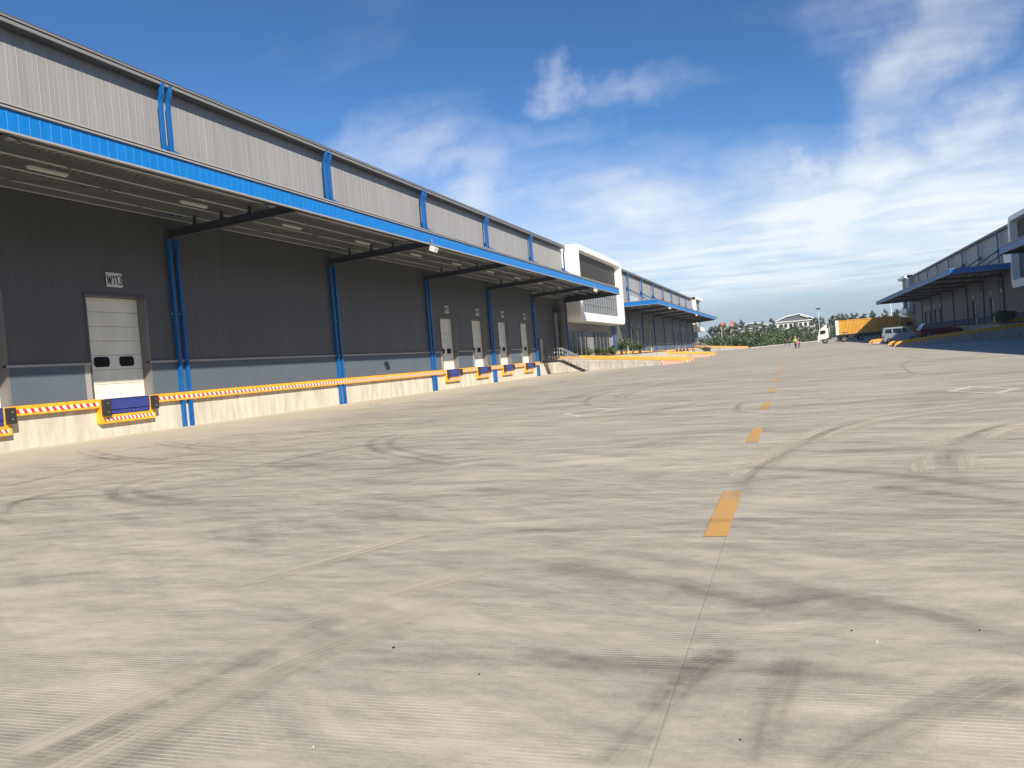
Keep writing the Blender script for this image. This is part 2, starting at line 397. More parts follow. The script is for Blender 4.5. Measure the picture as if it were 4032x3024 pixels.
def strip(pts, width, z, m, name, uvs=True, parent=None):
    """flat ribbon along a polyline with u along and v across"""
    P = []
    pts = [Vector((p[0], p[1], 0)) for p in pts]
    # Catmull-Rom
    for i in range(len(pts) - 1):
        p0 = pts[max(i - 1, 0)]; p1 = pts[i]; p2 = pts[i + 1]; p3 = pts[min(i + 2, len(pts) - 1)]
        for k in range(10):
            t = k / 10; P.append(.5 * ((2 * p1) + (-p0 + p2) * t + (2 * p0 - 5 * p1 + 4 * p2 - p3) * t * t + (-p0 + 3 * p1 - 3 * p2 + p3) * t ** 3))
    P.append(pts[-1])
    v = []; f = []; uv = []; L = 0
    for i, p in enumerate(P):
        d = (P[min(i + 1, len(P) - 1)] - P[max(i - 1, 0)]).normalized(); nrm = Vector((-d.y, d.x, 0)) * width / 2
        if i: L += (p - P[i - 1]).length
        for s_, vv in ((1, 0), (-1, 1)):
            q = p + nrm * s_; v.append((q.x, q.y, zg(q.y) + z)); uv.append((L, vv))
    for i in range(len(P) - 1): f.append((2 * i, 2 * i + 1, 2 * i + 3, 2 * i + 2))
    me = bpy.data.meshes.new(name); me.from_pydata(v, [], f); me.materials.append(m)
    l = me.uv_layers.new(name='UVMap')
    for poly in me.polygons:
        for li in poly.loop_indices: l.data[li].uv = uv[me.loops[li].vertex_index]
    l2 = me.uv_layers.new(name='Fade'); nP = len(P) - 1
    for poly in me.polygons:
        for li in poly.loop_indices: l2.data[li].uv = ((me.loops[li].vertex_index // 2) / nP, 0)
    o = bpy.data.objects.new(name, me); COL.objects.link(o); o.parent = parent; return o

# ------------------------------------------------------------------ marks on the yard
MARKS = [
    ('rub', 0.45, [(-9.76, 12.64), (-10.56, 11.73), (-10.20, 10.46), (-9.51, 9.63), (-8.65, 8.97), (-7.72, 8.61), (-7.12, 8.66)]),
    ('rub', 0.42, [(-9.09, 12.32), (-9.82, 11.44), (-9.83, 10.51), (-9.31, 9.89), (-8.30, 9.18), (-7.15, 8.70), (-6.30, 8.71)]),
    ('rub', 0.35, [(-5.85, 16.73), (-8.42, 15.26), (-9.30, 11.96), (-10.69, 11.13), (-11.12, 9.88), (-10.79, 8.81)]),
    ('rub', 0.35, [(-12.47, 15.31), (-13.99, 14.10), (-13.68, 12.72), (-13.31, 10.90)]),
    ('rub', 0.25, [(-16.74, 18.70), (-16.49, 16.64), (-15.97, 15.83), (-14.22, 14.59)]),
    ('rub', 0.25, [(-14.79, 18.20), (-14.93, 17.75), (-14.34, 16.95), (-13.06, 16.05), (-12.30, 16.74)]),
    ('rub', 0.35, [(-8.90, 17.96), (-9.01, 16.79), (-8.35, 15.23), (-7.11, 13.54), (-5.82, 12.25), (-4.76, 11.32)]),
    ('rub', 0.30, [(-8.43, 17.48), (-8.35, 16.28), (-7.76, 15.01), (-6.51, 13.44), (-5.04, 12.02)]),
    ('rub', 0.40, [(-7.82, 13.29), (-8.49, 10.37), (-9.93, 9.60), (-11.01, 9.37), (-10.12, 8.25), (-9.09, 7.58), (-7.92, 7.63)]),
    ('dust', 0.45, [(-2.07, 5.69), (-2.58, 4.80), (-2.97, 3.69), (-3.02, 3.22), (-3.08, 2.74), (-3.15, 2.46)]),
    ('tread', 0.30, [(-2.69, 4.42), (-2.79, 3.74), (-2.83, 3.33), (-2.92, 2.83), (-3.02, 2.35)]),
    ('rub', 0.32, [(-2.47, 4.02), (-2.53, 3.28), (-2.57, 2.85), (-2.63, 2.41)]),
    ('dust', 0.40, [(-2.01, 4.98), (-2.18, 4.63), (-2.52, 3.77), (-2.69, 3.15), (-2.79, 2.57), (-2.82, 2.38)]),
    ('dust', 0.35, [(-3.22, 6.75), (-3.41, 6.23), (-3.84, 5.22), (-4.25, 4.85)]),
    ('tread', 0.26, [(-0.33, 4.07), (-0.49, 3.81), (-0.59, 3.41), (-0.66, 3.12), (-0.73, 2.78)]),
    ('rub', 0.35, [(-2.11, 6.40), (-1.77, 6.22), (-1.07, 5.81), (-0.56, 5.53), (-0.19, 5.21), (0.19, 4.89), (0.56, 4.66), (0.90, 4.24)]),
    ('rub', 0.35, [(-1.79, 5.65), (-1.13, 5.29), (-0.82, 5.19), (-0.37, 4.82), (0.06, 4.67)]),
    ('rub', 0.35, [(0.80, 3.84), (0.53, 3.55), (0.30, 3.31), (0.12, 3.10), (-0.01, 2.89)]),
    ('rub', 0.25, [(-0.09, 3.97), (-0.12, 3.69), (-0.18, 3.31), (-0.20, 2.86)]),
    ('rub', 0.30, [(-1.46, 6.08), (-1.27, 6.10), (-0.78, 6.16), (-0.28, 6.12)]),
    ('rub', 0.30, [(-1.43, 3.80), (-0.95, 3.79), (-0.42, 3.79), (-0.12, 3.79), (0.35, 3.74)]),
    ('rub', 0.25, [(-2.44, 6.77), (-1.61, 6.76), (-0.68, 7.02), (0.05, 7.05)]),
    ('dust', 0.40, [(-0.69, 8.83), (-0.61, 9.67), (-0.12, 12.30), (0.90, 15.25), (2.41, 16.75), (4.00, 17.64)]),
    ('dust', 0.36, [(-0.53, 8.80), (-0.36, 10.27), (0.32, 12.91), (1.18, 14.70), (2.27, 15.79), (3.37, 16.49)]),
    ('rub', 0.30, [(-0.55, 8.08), (-0.55, 8.80), (-0.51, 9.50), (-0.12, 11.48), (0.49, 13.71), (1.24, 15.43)]),
    ('dust', 0.36, [(1.14, 9.13), (1.29, 10.16), (1.83, 12.00), (3.20, 14.20)]),
    ('dust', 0.36, [(1.55, 9.03), (1.75, 10.19), (2.32, 12.03), (3.03, 13.46)]),
    ('rub', 0.34, [(1.40, 9.35), (1.56, 10.42), (1.87, 11.52), (2.32, 12.67), (2.92, 13.69)]),
    ('rub', 0.30, [(-4.33, 16.96), (-3.64, 18.78), (-2.28, 22.70), (-0.71, 24.72), (1.58, 25.72), (4.33, 26.04), (5.82, 25.54)]),
    ('rub', 0.26, [(-1.28, 21.43), (-1.30, 20.07), (-1.12, 18.44), (-0.13, 17.22), (1.33, 16.45)]),
    ('rub', 0.35, [(-0.12, 11.48), (0.39, 11.24), (1.34, 11.08), (2.31, 10.33)]),
    ('rub', 0.35, [(-0.71, 10.11), (0.32, 9.61), (1.07, 9.01), (1.79, 8.10)]),
    ('rub', 0.28, [(-6.62, 33.29), (-6.96, 30.88), (-6.62, 27.10), (-5.76, 24.04), (-4.43, 22.04)]),
    ('rub', 0.28, [(-9.58, 34.40), (-6.05, 34.96), (-2.64, 35.49), (0.60, 33.63)]),
    ('rub', 0.28, [(3.70, 29.41), (4.28, 38.26), (5.59, 45.56)]),
    ('rub', 0.30, [(-1.59, 12.35), (-2.78, 12.03), (-3.61, 12.68)]),
    ('rub', 0.30, [(0.64, 8.52), (1.26, 7.93), (1.65, 7.49)]),
]
zlift = .0080
for k, w, p in MARKS:
    strip(p, w * (.98 if k != 'dust' else 1.1), zlift, {'rub': m_rub, 'tread': m_rubt, 'dust': m_dust}[k], 'tyre_mark', parent=yard); zlift += .00012
rr = random.Random(11)
for i in range(34):      # long sweeping tracks of lorries backing round to the docks, dual tyres on both ends of the axle
    cx = rr.uniform(-17, 9); cy = 16 + 84 * rr.random() ** 1.3; rad = rr.uniform(9, 45); a0 = rr.uniform(0, 6.28); da = rr.choice((-1, 1)) * rr.uniform(9, 26) / rad
    if rr.random() < .5: a0 = rr.choice((1.57, -1.57)) + rr.uniform(-.4, .4)
    ox, oy = cx - rad * math.cos(a0 + da / 2), cy - rad * math.sin(a0 + da / 2); mk = m_rub if rr.random() < .6 else m_dust; wd_ = rr.uniform(.2, .3)
    for off in (0, .33, 1.95, 2.28):
        p = [(ox + (rad + off) * math.cos(a0 + da * t / 5), oy + (rad + off) * math.sin(a0 + da * t / 5)) for t in range(6)]
        if all(-22.3 < q[0] < 18 and q[1] > 11 for q in p):
            strip(p, wd_, zlift, mk, 'tyre_mark', parent=yard); zlift += .00008
# orange centre line dashes
for i in range(11):
    y0 = 6.47 + 6.2 * i
    b = MB(); zz = .004 if y0 < 90 else .012
    b.face([(-.745, y0, zg(y0) + zz), (-.565, y0, zg(y0) + zz), (-.565, y0 + 2.03, zg(y0 + 2.03) + zz), (-.745, y0 + 2.03, zg(y0 + 2.03) + zz)], m_pdash)
    b.build('lane_dash', parent=yard)
# two white painted squares round the manholes
for C4 in ([(-5.86, 21.10), (-5.24, 22.86), (-4.36, 21.58), (-5.08, 19.80)], [(3.20, 21.05), (3.93, 22.36), (4.64, 20.55), (3.94, 19.40)]):
    c0 = Vector((sum(p[0] for p in C4) / 4, sum(p[1] for p in C4) / 4))
    inn = [c0 + (Vector(p) - c0) * .70 for p in C4]
    for i in range(4):
        j = (i + 1) % 4; b = MB()
        b.face([(C4[i][0], C4[i][1], .004), (C4[j][0], C4[j][1], .004), (inn[j].x, inn[j].y, .004), (inn[i].x, inn[i].y, .004)], m_pwhite)
        b.build('painted_line', parent=yard)
# small stones and scraps lying on the concrete
for i, (x, y, s_, mm) in enumerate([(a_, b_, c_ * .6, d_) for a_, b_, c_, d_ in [(-2.1, 3.9, .03, m_dark), (-.62, 2.75, .04, m_white), (-.28, 3.1, .012, m_dark), (.18, 4.35, .02, m_dark), (.75, 4.4, .015, m_dark), (.9, 2.9, .014, m_dark), (.28, 4.2, .012, m_white), (-1.9, 2.8, .012, m_white), (1.9, 7.9, .03, m_dark), (1.75, 7.6, .02, m_dark), (-1.5, 3.6, .014, m_dark), (-4.2, 13.0, .04, m_dark), (2.6, 6.0, .02, m_dark)]]):
    b = MB(); n = 6; rs = random.Random(i)
    ring = [(x + s_ * .5 * rs.uniform(.6, 1.1) * math.cos(k * 1.047), y + s_ * .35 * rs.uniform(.6, 1.1) * math.sin(k * 1.047)) for k in range(n)]
    b.prism(ring, 'z', .0, .004 + s_ * .16, mm)
    b.build('litter_scrap' if mm is m_white else 'small_stone', parent=yard)

# ------------------------------------------------------------------ warehouses
BAY = 12.2
def outward(side):
    """maps (u metres out from the wall, y, z) to the world for either side of the yard"""
    if side < 0: return lambda u: -23.1 + u
    return lambda u: 27.1 - u

def corrug(b, X, y0, y1, z0, z1, m, u0=0.0, period=.4, h=.010, minor=True):
    prof = []
    n = max(1, round((y1 - y0) / period)); per = (y1 - y0) / n
    for i in range(n):
        ys = y0 + i * per
        prof += [(u0, ys), (u0, ys + per * .40)]
        if minor: prof += [(u0 + h * .4, ys + per * .43), (u0 + h * .4, ys + per * .47), (u0, ys + per * .50)]
        prof += [(u0, ys + per * .86), (u0 + h, ys + per * .91), (u0 + h, ys + per * .95)]
    prof.append((u0, y1))
    b.grid([[(X(u), y, z0) for u, y in prof], [(X(u), y, z1) for u, y in prof]], m, smooth=False)

def ubox(b, X, u0, u1, y0, y1, z0, z1, m):
    a, c = X(u0), X(u1); b.box(min(a, c), max(a, c), y0, y1, z0, z1, m)

def tape(b, X, u, y0, y1, z0, z1, pitch=.20, lean=1):
    """red and white warning tape: slanting stripes on the face at u"""
    n = max(2, round((y1 - y0) / pitch)); p = (y1 - y0) / n; sl = (z1 - z0) * .62 * lean
    for i in range(n):
        for k, m in ((0, m_red), (1, m_wht)):
            a = y0 + i * p + k * p / 2; c = a + p / 2
            def cl(v): return min(max(v, y0), y1)
            b.face([(X(u), cl(a + sl / 2), z0), (X(u), cl(c + sl / 2), z0), (X(u), cl(c - sl / 2), z1), (X(u), cl(a - sl / 2), z1)], m)

def door_opening(X, parent, y0, zf, detail, dz):
    """sectional loading door set back in its opening, and the dock leveller under it"""
    y1 = y0 + 2.75; top = 5.02 + dz; ud = -.33
    b = MB()                                # lining of the recess
    ubox(b, X, -.40, .02, y0 - .10, y0, zf, top + .06, m_dtrim)
    ubox(b, X, -.40, .02, y1, y1 + .10, zf, top + .06, m_revl)
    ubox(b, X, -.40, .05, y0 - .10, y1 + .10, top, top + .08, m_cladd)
    b.build('door_reveal', parent)
    d = MB(); ubox(d, X, ud - .08, ud - .05, y0, y1, zf, top, m_dtrim)
    door = d.build('loading_door', parent)
    n = 7; h = (top - zf) / n
    for i in range(n):
        p = MB(); za, zb = zf + i * h, zf + (i + 1) * h - .014
        zs = [za, za + (zb - za) * .33, za + (zb - za) * .345, za + (zb - za) * .36, za + (zb - za) * .66, za + (zb - za) * .675, za + (zb - za) * .69, zb]
        us = [0, 0, -.008, 0, 0, -.008, 0, 0]
        p.grid([[(X(ud + u_), y, z) for z, u_ in zip(zs, us)] for y in (y0 + .01, y1 - .01)], m_door, smooth=False)
        p.face([(X(ud), y0 + .01, za), (X(ud - .05), y0 + .01, za), (X(ud - .05), y1 - .01, za), (X(ud), y1 - .01, za)], m_door)
        p.face([(X(ud), y0 + .01, zb), (X(ud - .05), y0 + .01, zb), (X(ud - .05), y1 - .01, zb), (X(ud), y1 - .01, zb)], m_door)
        p.build('door_panel', door)
    for ya, yb in ((y0 + .44, y0 + 1.14), (y0 + 1.62, y0 + 2.32)):
        w = MB(); c = .07; za, zb = zf + 1.14, zf + 1.50
        poly = [(ya + c, za), (yb - c, za), (yb, za + c), (yb, zb - c), (yb - c, zb), (ya + c, zb), (ya, zb - c), (ya, za + c)]
        a, c_ = X(ud + .004), X(ud + .022)
        w.prism(poly, 'x', min(a, c_), max(a, c_), m_glassd); w.build('window', door)
    # dock leveller
    s = .19
    f = MB()
    ubox(f, X, 0, s, y0, y0 + 2.62, zf - .87, zf - .58, m_yel)
    ubox(f, X, 0, s, y0, y0 + .07, zf - .58, zf - .02, m_yel)
    ubox(f, X, 0, s, y0 + 2.36, y0 + 2.62, zf - .58, zf - .02, m_yel)
    fr = f.build('dock_leveller', parent)
    tp = MB(); tape(tp, X, s + .004, y0 + .12, y0 + 2.54, zf - .79, zf - .67, .19); tp.build('warning_tape', fr)
    l = MB(); ubox(l, X, -.05, s + .03, y0 + .42, y0 + 2.34, zf - .40, zf - .03, m_navy); ubox(l, X, 0, s + .01, y0 + .42, y0 + 2.34, zf - .56, zf - .425, m_navy)
    ubox(l, X, -.3, s + .03, y0 + .42, y0 + 2.34, zf - .05, zf - .01, m_navy); l.build('lip_plate', fr)
    for ya, yb, h0 in ((y0 + .08, y0 + .38, .61), (y0 + 2.42, y0 + 2.70, .53)):
        q = MB(); ubox(q, X, .02, s + .14, ya, yb, zf - h0, zf - .03, m_bump)
        for zz in (zf - .16, zf - h0 + .14):
            ubox(q, X, s + .14, s + .152, (ya + yb) / 2 - .022, (ya + yb) / 2 + .022, zz - .022, zz + .022, m_steel)
        q.build('rubber_bumper', fr)

GLYPH = {'W': [[(0, 1), (.25, 0), (.5, .85), (.75, 0), (1, 1)]], '1': [[(.1, .72), (.7, 1), (.7, 0)]], '2': [[(0, .8), (.2, 1), (.8, 1), (1, .8), (1, .6), (0, 0), (1, 0)]],
         '3': [[(0, .9), (.3, 1), (.8, 1), (1, .78), (.55, .53), (1, .28), (.8, 0), (.3, 0), (0, .1)]], '0': [[(0, .15), (0, .85), (.3, 1), (.7, 1), (1, .85), (1, .15), (.7, 0), (.3, 0), (0, .15)]],
         '4': [[(.7, 0), (.7, 1), (0, .3), (1, .3)]], '5': [[(.9, 1), (.1, 1), (.05, .55), (.7, .6), (1, .35), (.8, 0), (.2, 0), (0, .12)]], '6': [[(.9, .95), (.3, 1), (0, .6), (0, .15), (.3, 0), (.8, 0), (1, .25), (.8, .55), (.1, .5)]],
         '7': [[(0, 1), (1, 1), (.35, 0)]], '8': [[(.3, .52), (0, .75), (.3, 1), (.7, 1), (1, .75), (.7, .52), (.3, .52), (0, .25), (.3, 0), (.7, 0), (1, .25), (.7, .52)]], '9': [[(.1, .05), (.7, 0), (1, .4), (1, .85), (.7, 1), (.2, 1), (0, .75), (.2, .45), (.95, .5)]]}
def sign_plate(X, side, yc, zc, text, label, grp):
    t = thing('door_number_sign', label, 'sign', (X(.045), yc, zc), 0, grp)
    b = MB(); b.box(-.012, .012, -.37, .37, -.26, .26, m_sign); b.build('plate', t)
    if text:
        b = MB(); sg = 1 if side < 0 else -1; x = -.33 * sg
        for ch in text:
            wd = .21 if ch == 'W' else .10 if ch == '1' else .14
            for line in GLYPH[ch]:
                pts_ = [(x + sg * p[0] * wd, p[1] * .32 - .16) for p in line]
                for (ya_, za_), (yb_, zb_) in zip(pts_, pts_[1:]):
                    b.beam((sg * .0165, ya_, za_), (sg * .0165, yb_, zb_), .008, .040, m_ink)
            x += sg * (wd + .04)
        b.build('lettering', t)
    return t

def warehouse(side, yA, yB, dz, c0, c1, label, doors, canopy_u, detail, recess_from=None, num0=None, sign_side=None, win=None, cols=None):
    """one long warehouse block: clad wall, plinth, dock wall, canopy, pipes, doors"""
    X = outward(side); B = thing('warehouse', label, 'warehouse', (X(0), yA, 0))
    def part(b, name, par=B): return b.build(name, par)
    # children are written in world coordinates, so the root sits at the origin of the yard
    B.location = (0, 0, 0)
    zf = 1.37 + dz; zt = 13.45 + dz
    cols = cols or [c for c in [3.0 + BAY * k for k in range(-6, 20)] if yA - .1 <= c <= yB + .1]
    # body behind the wall and roof
    b = MB(); d0 = -.45
    ubox(b, X, -44, d0, yA, recess_from or yB, 0, zt + .2, m_clad); part(b, 'body')
    if recess_from: b = MB(); ubox(b, X, -44, -1.7, recess_from, yB, 0, 7.4, m_clad); ubox(b, X, -44, -1.7, recess_from, yB, 7.401, 8.43, m_dtrim); ubox(b, X, -44, d0, recess_from, yB, 8.431, zt + .2, m_clad); part(b, 'rear_body')
    b = MB(); a, c = X(-44), X(.05)
    b.face([(X(.05), yA, zt + .27), (X(.05), yB, zt + .27), (X(-22), yB, zt + 1.3), (X(-22), yA, zt + 1.3)], m_trim)
    b.face([(X(-44), yA, zt + .27), (X(-44), yB, zt + .27), (X(-22), yB, zt + 1.3), (X(-22), yA, zt + 1.3)], m_trim); part(b, 'roof')
    for y in (yA, yB):
        b = MB(); b.face([(X(-.45), y, 0), (X(0), y, 0), (X(0), y, zt), (X(-.45), y, zt)], m_clad); part(b, 'gable_edge')
    edges = [yA] + [c for c in cols if yA + .5 < c < yB - .5] + [yB]
    for ya, yb in zip(edges, edges[1:]):
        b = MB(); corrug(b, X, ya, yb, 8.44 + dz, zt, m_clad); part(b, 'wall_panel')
        ds = sorted(y for y, _ in doors if ya <= y < yb)
        lim = yb if recess_from is None or yb <= recess_from + 1 else None
        if recess_from is not None and ya >= recess_from - .5: continue
        segs = []; cur = ya
        for y in ds: segs.append((cur, y, False)); segs.append((y, y + 2.75, True)); cur = y + 2.75
        segs.append((cur, yb, False))
        for a_, b_, isd in segs:
            if b_ - a_ < .05: continue
            b = MB()
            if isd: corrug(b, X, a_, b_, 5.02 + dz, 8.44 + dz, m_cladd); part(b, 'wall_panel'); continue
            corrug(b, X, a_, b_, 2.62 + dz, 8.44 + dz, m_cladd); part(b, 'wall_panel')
            b = MB(); ubox(b, X, -.3, .015, a_ + (.10 if a_ != ya else 0), b_ - (.33 if b_ != yb else 0), zf, 2.60 + dz, m_plinth); part(b, 'plinth')
            if b_ != yb:
                b = MB(); ubox(b, X, -.3, .03, b_ - .33, b_ - .102, zf, 2.60 + dz, m_trim); part(b, 'door_post')
            b = MB(); ubox(b, X, -.1, .075, a_, b_, 2.58 + dz, 2.66 + dz, m_trim); part(b, 'drip_flashing')
    yE = recess_from if recess_from is not None else yB
    # concrete dock wall cast in panels
    dp = []
    if detail:
        n = round((yE - yA) / 1.017); w = (yE - yA) / n; protos = {}
        for i in range(n):
            ya = yA + i * w; near = ya > 2
            if not near: continue
            if 'p' not in protos:
                q = MB(); ubox(q, lambda u: u, -.3, 0, .006, w - .006, 0, zf - .03, m_conc); protos['p'] = q.mesh('concrete_panel')
            link('concrete_panel', protos['p'], B, (X(0), ya, random.uniform(-.002, .002)))
            X_ = X(0)
        b = MB(); ubox(b, X, -.3, -.012, yA, yE, 0, zf - .04, m_conc); part(b, 'dock_wall')
    else:
        b = MB(); n = round((yE - yA) / 1.017); w = (yE - yA) / n
        for i in range(n): ubox(b, X, -.3, 0, yA + i * w + .01, yA + (i + 1) * w - .01, 0, zf - .04, m_conc if side < 0 else m_concg)
        o = part(b, 'dock_wall')
    b = MB(); ubox(b, X, -.5, -.004, yA, yE, zf - .03, zf, m_concg); part(b, 'dock_floor_edge')
    # yellow edge beam with warning tape, broken at the levellers
    cuts = sorted(y for y, _ in doors); cur = yA; segs = []
    for y in cuts:
        segs.append((cur, y)); cur = y + 2.75
    segs.append((cur, yE + (.15 if recess_from else 0)))
    for a_, b_ in segs:
        b = MB(); ubox(b, X, 0, .19, a_, b_, zf - .30, zf + .005, m_yel); eb = part(b, 'edge_beam')
        t = MB(); tape(t, X, .194, a_ + .05, b_ - .03, zf - .235, zf - .105, .28); t.build('warning_tape', eb)
    for y, txt in doors:
        door_opening(X, B, y, zf, detail, dz)
    # gutter at the eaves
    b = MB(); ubox(b, X, -.2, .42, yA, yB, zt - .04, zt - .02, m_dtrim); ubox(b, X, .42, .50, yA, yB, zt - .03, zt + .08, m_trimm); ubox(b, X, .34, .47, yA, yB, zt + .08, zt + .13, m_dtrim); ubox(b, X, .0, .52, yA, yB, zt + .13, zt + .19, m_trimm); ubox(b, X, .0, .50, yA, yB, zt + .19, zt + .25, m_dtrim); part(b, 'eaves_gutter')
    # downpipes in pairs
    for c in cols:
        for off in ((-.21, .21) if c < yB - 1 else (-.1,)):
            y = c + off; b = MB()
            if not (yA - .3 < y < yB + .3): continue
            h = .072
            b.grid([[(X(u_), y + w_, z) for u_, w_ in ((u0, -hw), (u0 + .13, -hw), (u0 + .13, hw), (u0, hw))] for z, u0, hw in ((8.3 + dz, .26, h), (zt - .60, .26, h), (zt - .36, .35, h + .005), (zt + .06, .385, h + .025))], m_pipe, closed=True, smooth=False, cap=True)
            for z0, z1 in ((zf + .006, 7.45 + dz), (0, zf - .32)):
                ubox(b, X, .04, .17, y - h, y + h, z0, z1, m_pipe)
            o = part(b, 'downpipe')
            if detail:
                k = MB()
                for z in (4.5, 9.6): ubox(k, X, .03, .06, y - .12, y + .10, z - .02, z + .02, m_lamp)
                k.build('pipe_clip', o)
    # canopy
    CU = canopy_u; cy0, cy1 = c0, c1
    for i, (ya, yb) in enumerate([(max(cy0, a_), min(cy1, b_)) for a_, b_ in zip([cy0] + [c for c in cols if cy0 < c < cy1], [c for c in cols if cy0 < c < cy1] + [cy1])]):
        b = MB(); corrug(b, X, ya, yb, 7.85 + dz, 8.42 + dz, m_blue, u0=CU, period=.305, h=.009, minor=False); part(b, 'fascia')
    b = MB(); ubox(b, X, CU - .06, CU + .05, cy0, cy1, 7.80 + dz, 7.848 + dz, m_trim)
    ubox(b, X, CU - .01, CU + .07, cy0, cy1, 8.385 + dz, 8.43 + dz, m_trim); ubox(b, X, CU - .06, CU + .055, cy0, cy1, 8.43 + dz, 8.455 + dz, m_dtrim)
    ubox(b, X, CU - .28, CU + .10, cy0, cy1, 8.455 + dz, 8.50 + dz, m_trim); ubox(b, X, CU - .34, CU - .28, cy0, cy1, 8.50 + dz, 8.56 + dz, m_dtrim); part(b, 'canopy_gutter')
    b = MB(); nn = round((cy1 - cy0) / .3); per = (cy1 - cy0) / nn; prof = []
    for i in range(nn): prof += [(i * per, 0), (i * per + per * .7, 0), (i * per + per * .75, .035), (i * per + per * .95, .035)]
    prof.append((cy1 - cy0, 0))
    b.grid([[(X(.05), cy0 + p, 8.50 + dz + q) for p, q in prof], [(X(CU - .3), cy0 + p, 8.30 + dz + q) for p, q in prof]], m_deck, smooth=False); part(b, 'canopy_deck')
    for y in (cy0, cy1):                         # end fascias
        b = MB(); s_ = 1 if y == cy1 else -1; prof = []
        n = round(CU / .305); per = CU / n
        for i in range(n): prof += [(i * per, 0), (i * per + per * .75, 0), (i * per + per * .8, .03), (i * per + per * .95, .03)]
        prof.append((CU, 0))
        b.grid([[(X(u_), y + s_ * (v_ + .004), z) for u_, v_ in prof] for z in (7.85 + dz, 8.42 + dz)], m_blue, smooth=False)
        ubox(b, X, .1, CU - .02, min(y, y - s_ * .04), max(y, y - s_ * .04), 7.848 + dz, 8.30 + dz, m_beam); ubox(b, X, 0, CU, y - .05, y + .05, 7.80 + dz, 7.846 + dz, m_trim); ubox(b, X, 0, CU, y - .06, y + .06, 8.425 + dz, 8.50 + dz, m_trim); part(b, 'end_fascia')
    nb = 5; us = [.35] + [1.25 + (CU - .95 - 1.25) * k / 3 for k in range(4)]
    for u_ in us + [CU - .12]:
        b = MB(); zt_ = 8.49 + dz - (8.5 - 8.3) * u_ / CU - .01; hb = .26 if u_ < CU - .2 else .40
        ubox(b, X, u_ - .008, u_ + .008, cy0 + .05, cy1 - .05, zt_ - hb, zt_, m_purl); ubox(b, X, u_ - .07, u_ + .008, cy0 + .05, cy1 - .05, zt_ - hb - .012, zt_ - hb, m_flng)
        ubox(b, X, u_ - .008, u_ + .07, cy0 + .05, cy1 - .05, zt_ - .012, zt_, m_purl); part(b, 'purlin')
    bc = [c for c in cols if cy0 - .5 <= c <= cy1 + .5]
    for c in bc:
        if abs(c - cy1) < .6: c = cy1 - .25
        if abs(c - cy0) < .6: c = cy0 + .25
        def zb(u_): return 7.50 + .27 * u_ / 6.05 * (6.05 / CU) + dz
        b = MB()
        for w_, z_a, z_b in ((.11, 0, .018), (.007, .018, .30), (.11, .30, .318)):
            b.grid([[(X(u_), c - w_, zb(u_) + z_a), (X(u_), c + w_, zb(u_) + z_a), (X(u_), c + w_, zb(u_) + z_b), (X(u_), c - w_, zb(u_) + z_b)] for u_ in (-.02, CU - .05)], m_beam, closed=True, smooth=False, cap=True)
        o = part(b, 'canopy_beam')
        for u_ in us[1:]:
            k = MB(); ubox(k, X, u_ - .05, u_ + .05, c - .05, c + .05, zb(u_) + .31, 8.25 + dz, m_beam); k.build('purlin_cleat', o)
        if c > cy0 + 1:
            k = MB(); k.grid([[(X(CU - .1), c - .06, 8.2 + dz), (X(CU - 1.5), c - .06, 8.2 + dz), (X(CU - .1), c - 1.3, 8.2 + dz)], [(X(CU - .1), c - .06, 8.24 + dz), (X(CU - 1.5), c - .06, 8.24 + dz), (X(CU - .1), c - 1.3, 8.24 + dz)]], m_beam, closed=True, smooth=False, cap=True)
            k.build('gusset_plate', o)
        # tension strut from the column above the canopy
        if True:
            k = MB(); top = Vector((X(.16), c, 11.1 + dz)); bot = Vector((X(.16 + 4.55), c, 8.15 + dz))
            k.tube([top, bot], .075, m_pipe, 8); k.build('tension_strut', o)
            k = MB(); k.prism([(X(.04), 11.45 + dz), (X(.04), 10.75 + dz), (X(.62), 10.78 + dz)], 'y', c - .02, c + .02, m_pipe); k.build('strut_gusset', o)
    for ca, cb in zip(bc, bc[1:]):               # crossed bracing rods
        for p, q in (((.3, ca), (CU - .4, cb)), ((CU - .4, ca), (.3, cb))):
            b = MB(); b.tube([(X(p[0]), p[1], 7.98 + dz), (X(q[0]), q[1], 7.98 + dz)], .018, m_dtrim, 5); part(b, 'bracing_rod')
    if win:
        b = MB(); ya, yb, za, zb_ = win
        ubox(b, X, .04, .09, ya, yb, za, zb_, m_mull); w = part(b, 'clerestory_window')
        n = 5
        for i in range(n):
            k = MB(); ubox(k, X, .09, .10, ya + (yb - ya) * i / n + .06, ya + (yb - ya) * (i + 1) / n - .06, za + .06, zb_ - .06, m_glassw); k.build('pane', w)
    return B
m_glassw = mat('frosted_pane', (.42, .46, .48), .15)

DA = [4.6, 10.65, 16.75, 22.86, 53.65, 59.73, 65.75, 71.85]
NUM = {4.6: 'W116', 10.65: 'W115', 16.75: 'W114', 22.86: 'W113', 53.65: 'W112', 59.73: 'W111', 65.75: 'W110', 71.85: 'W109'}

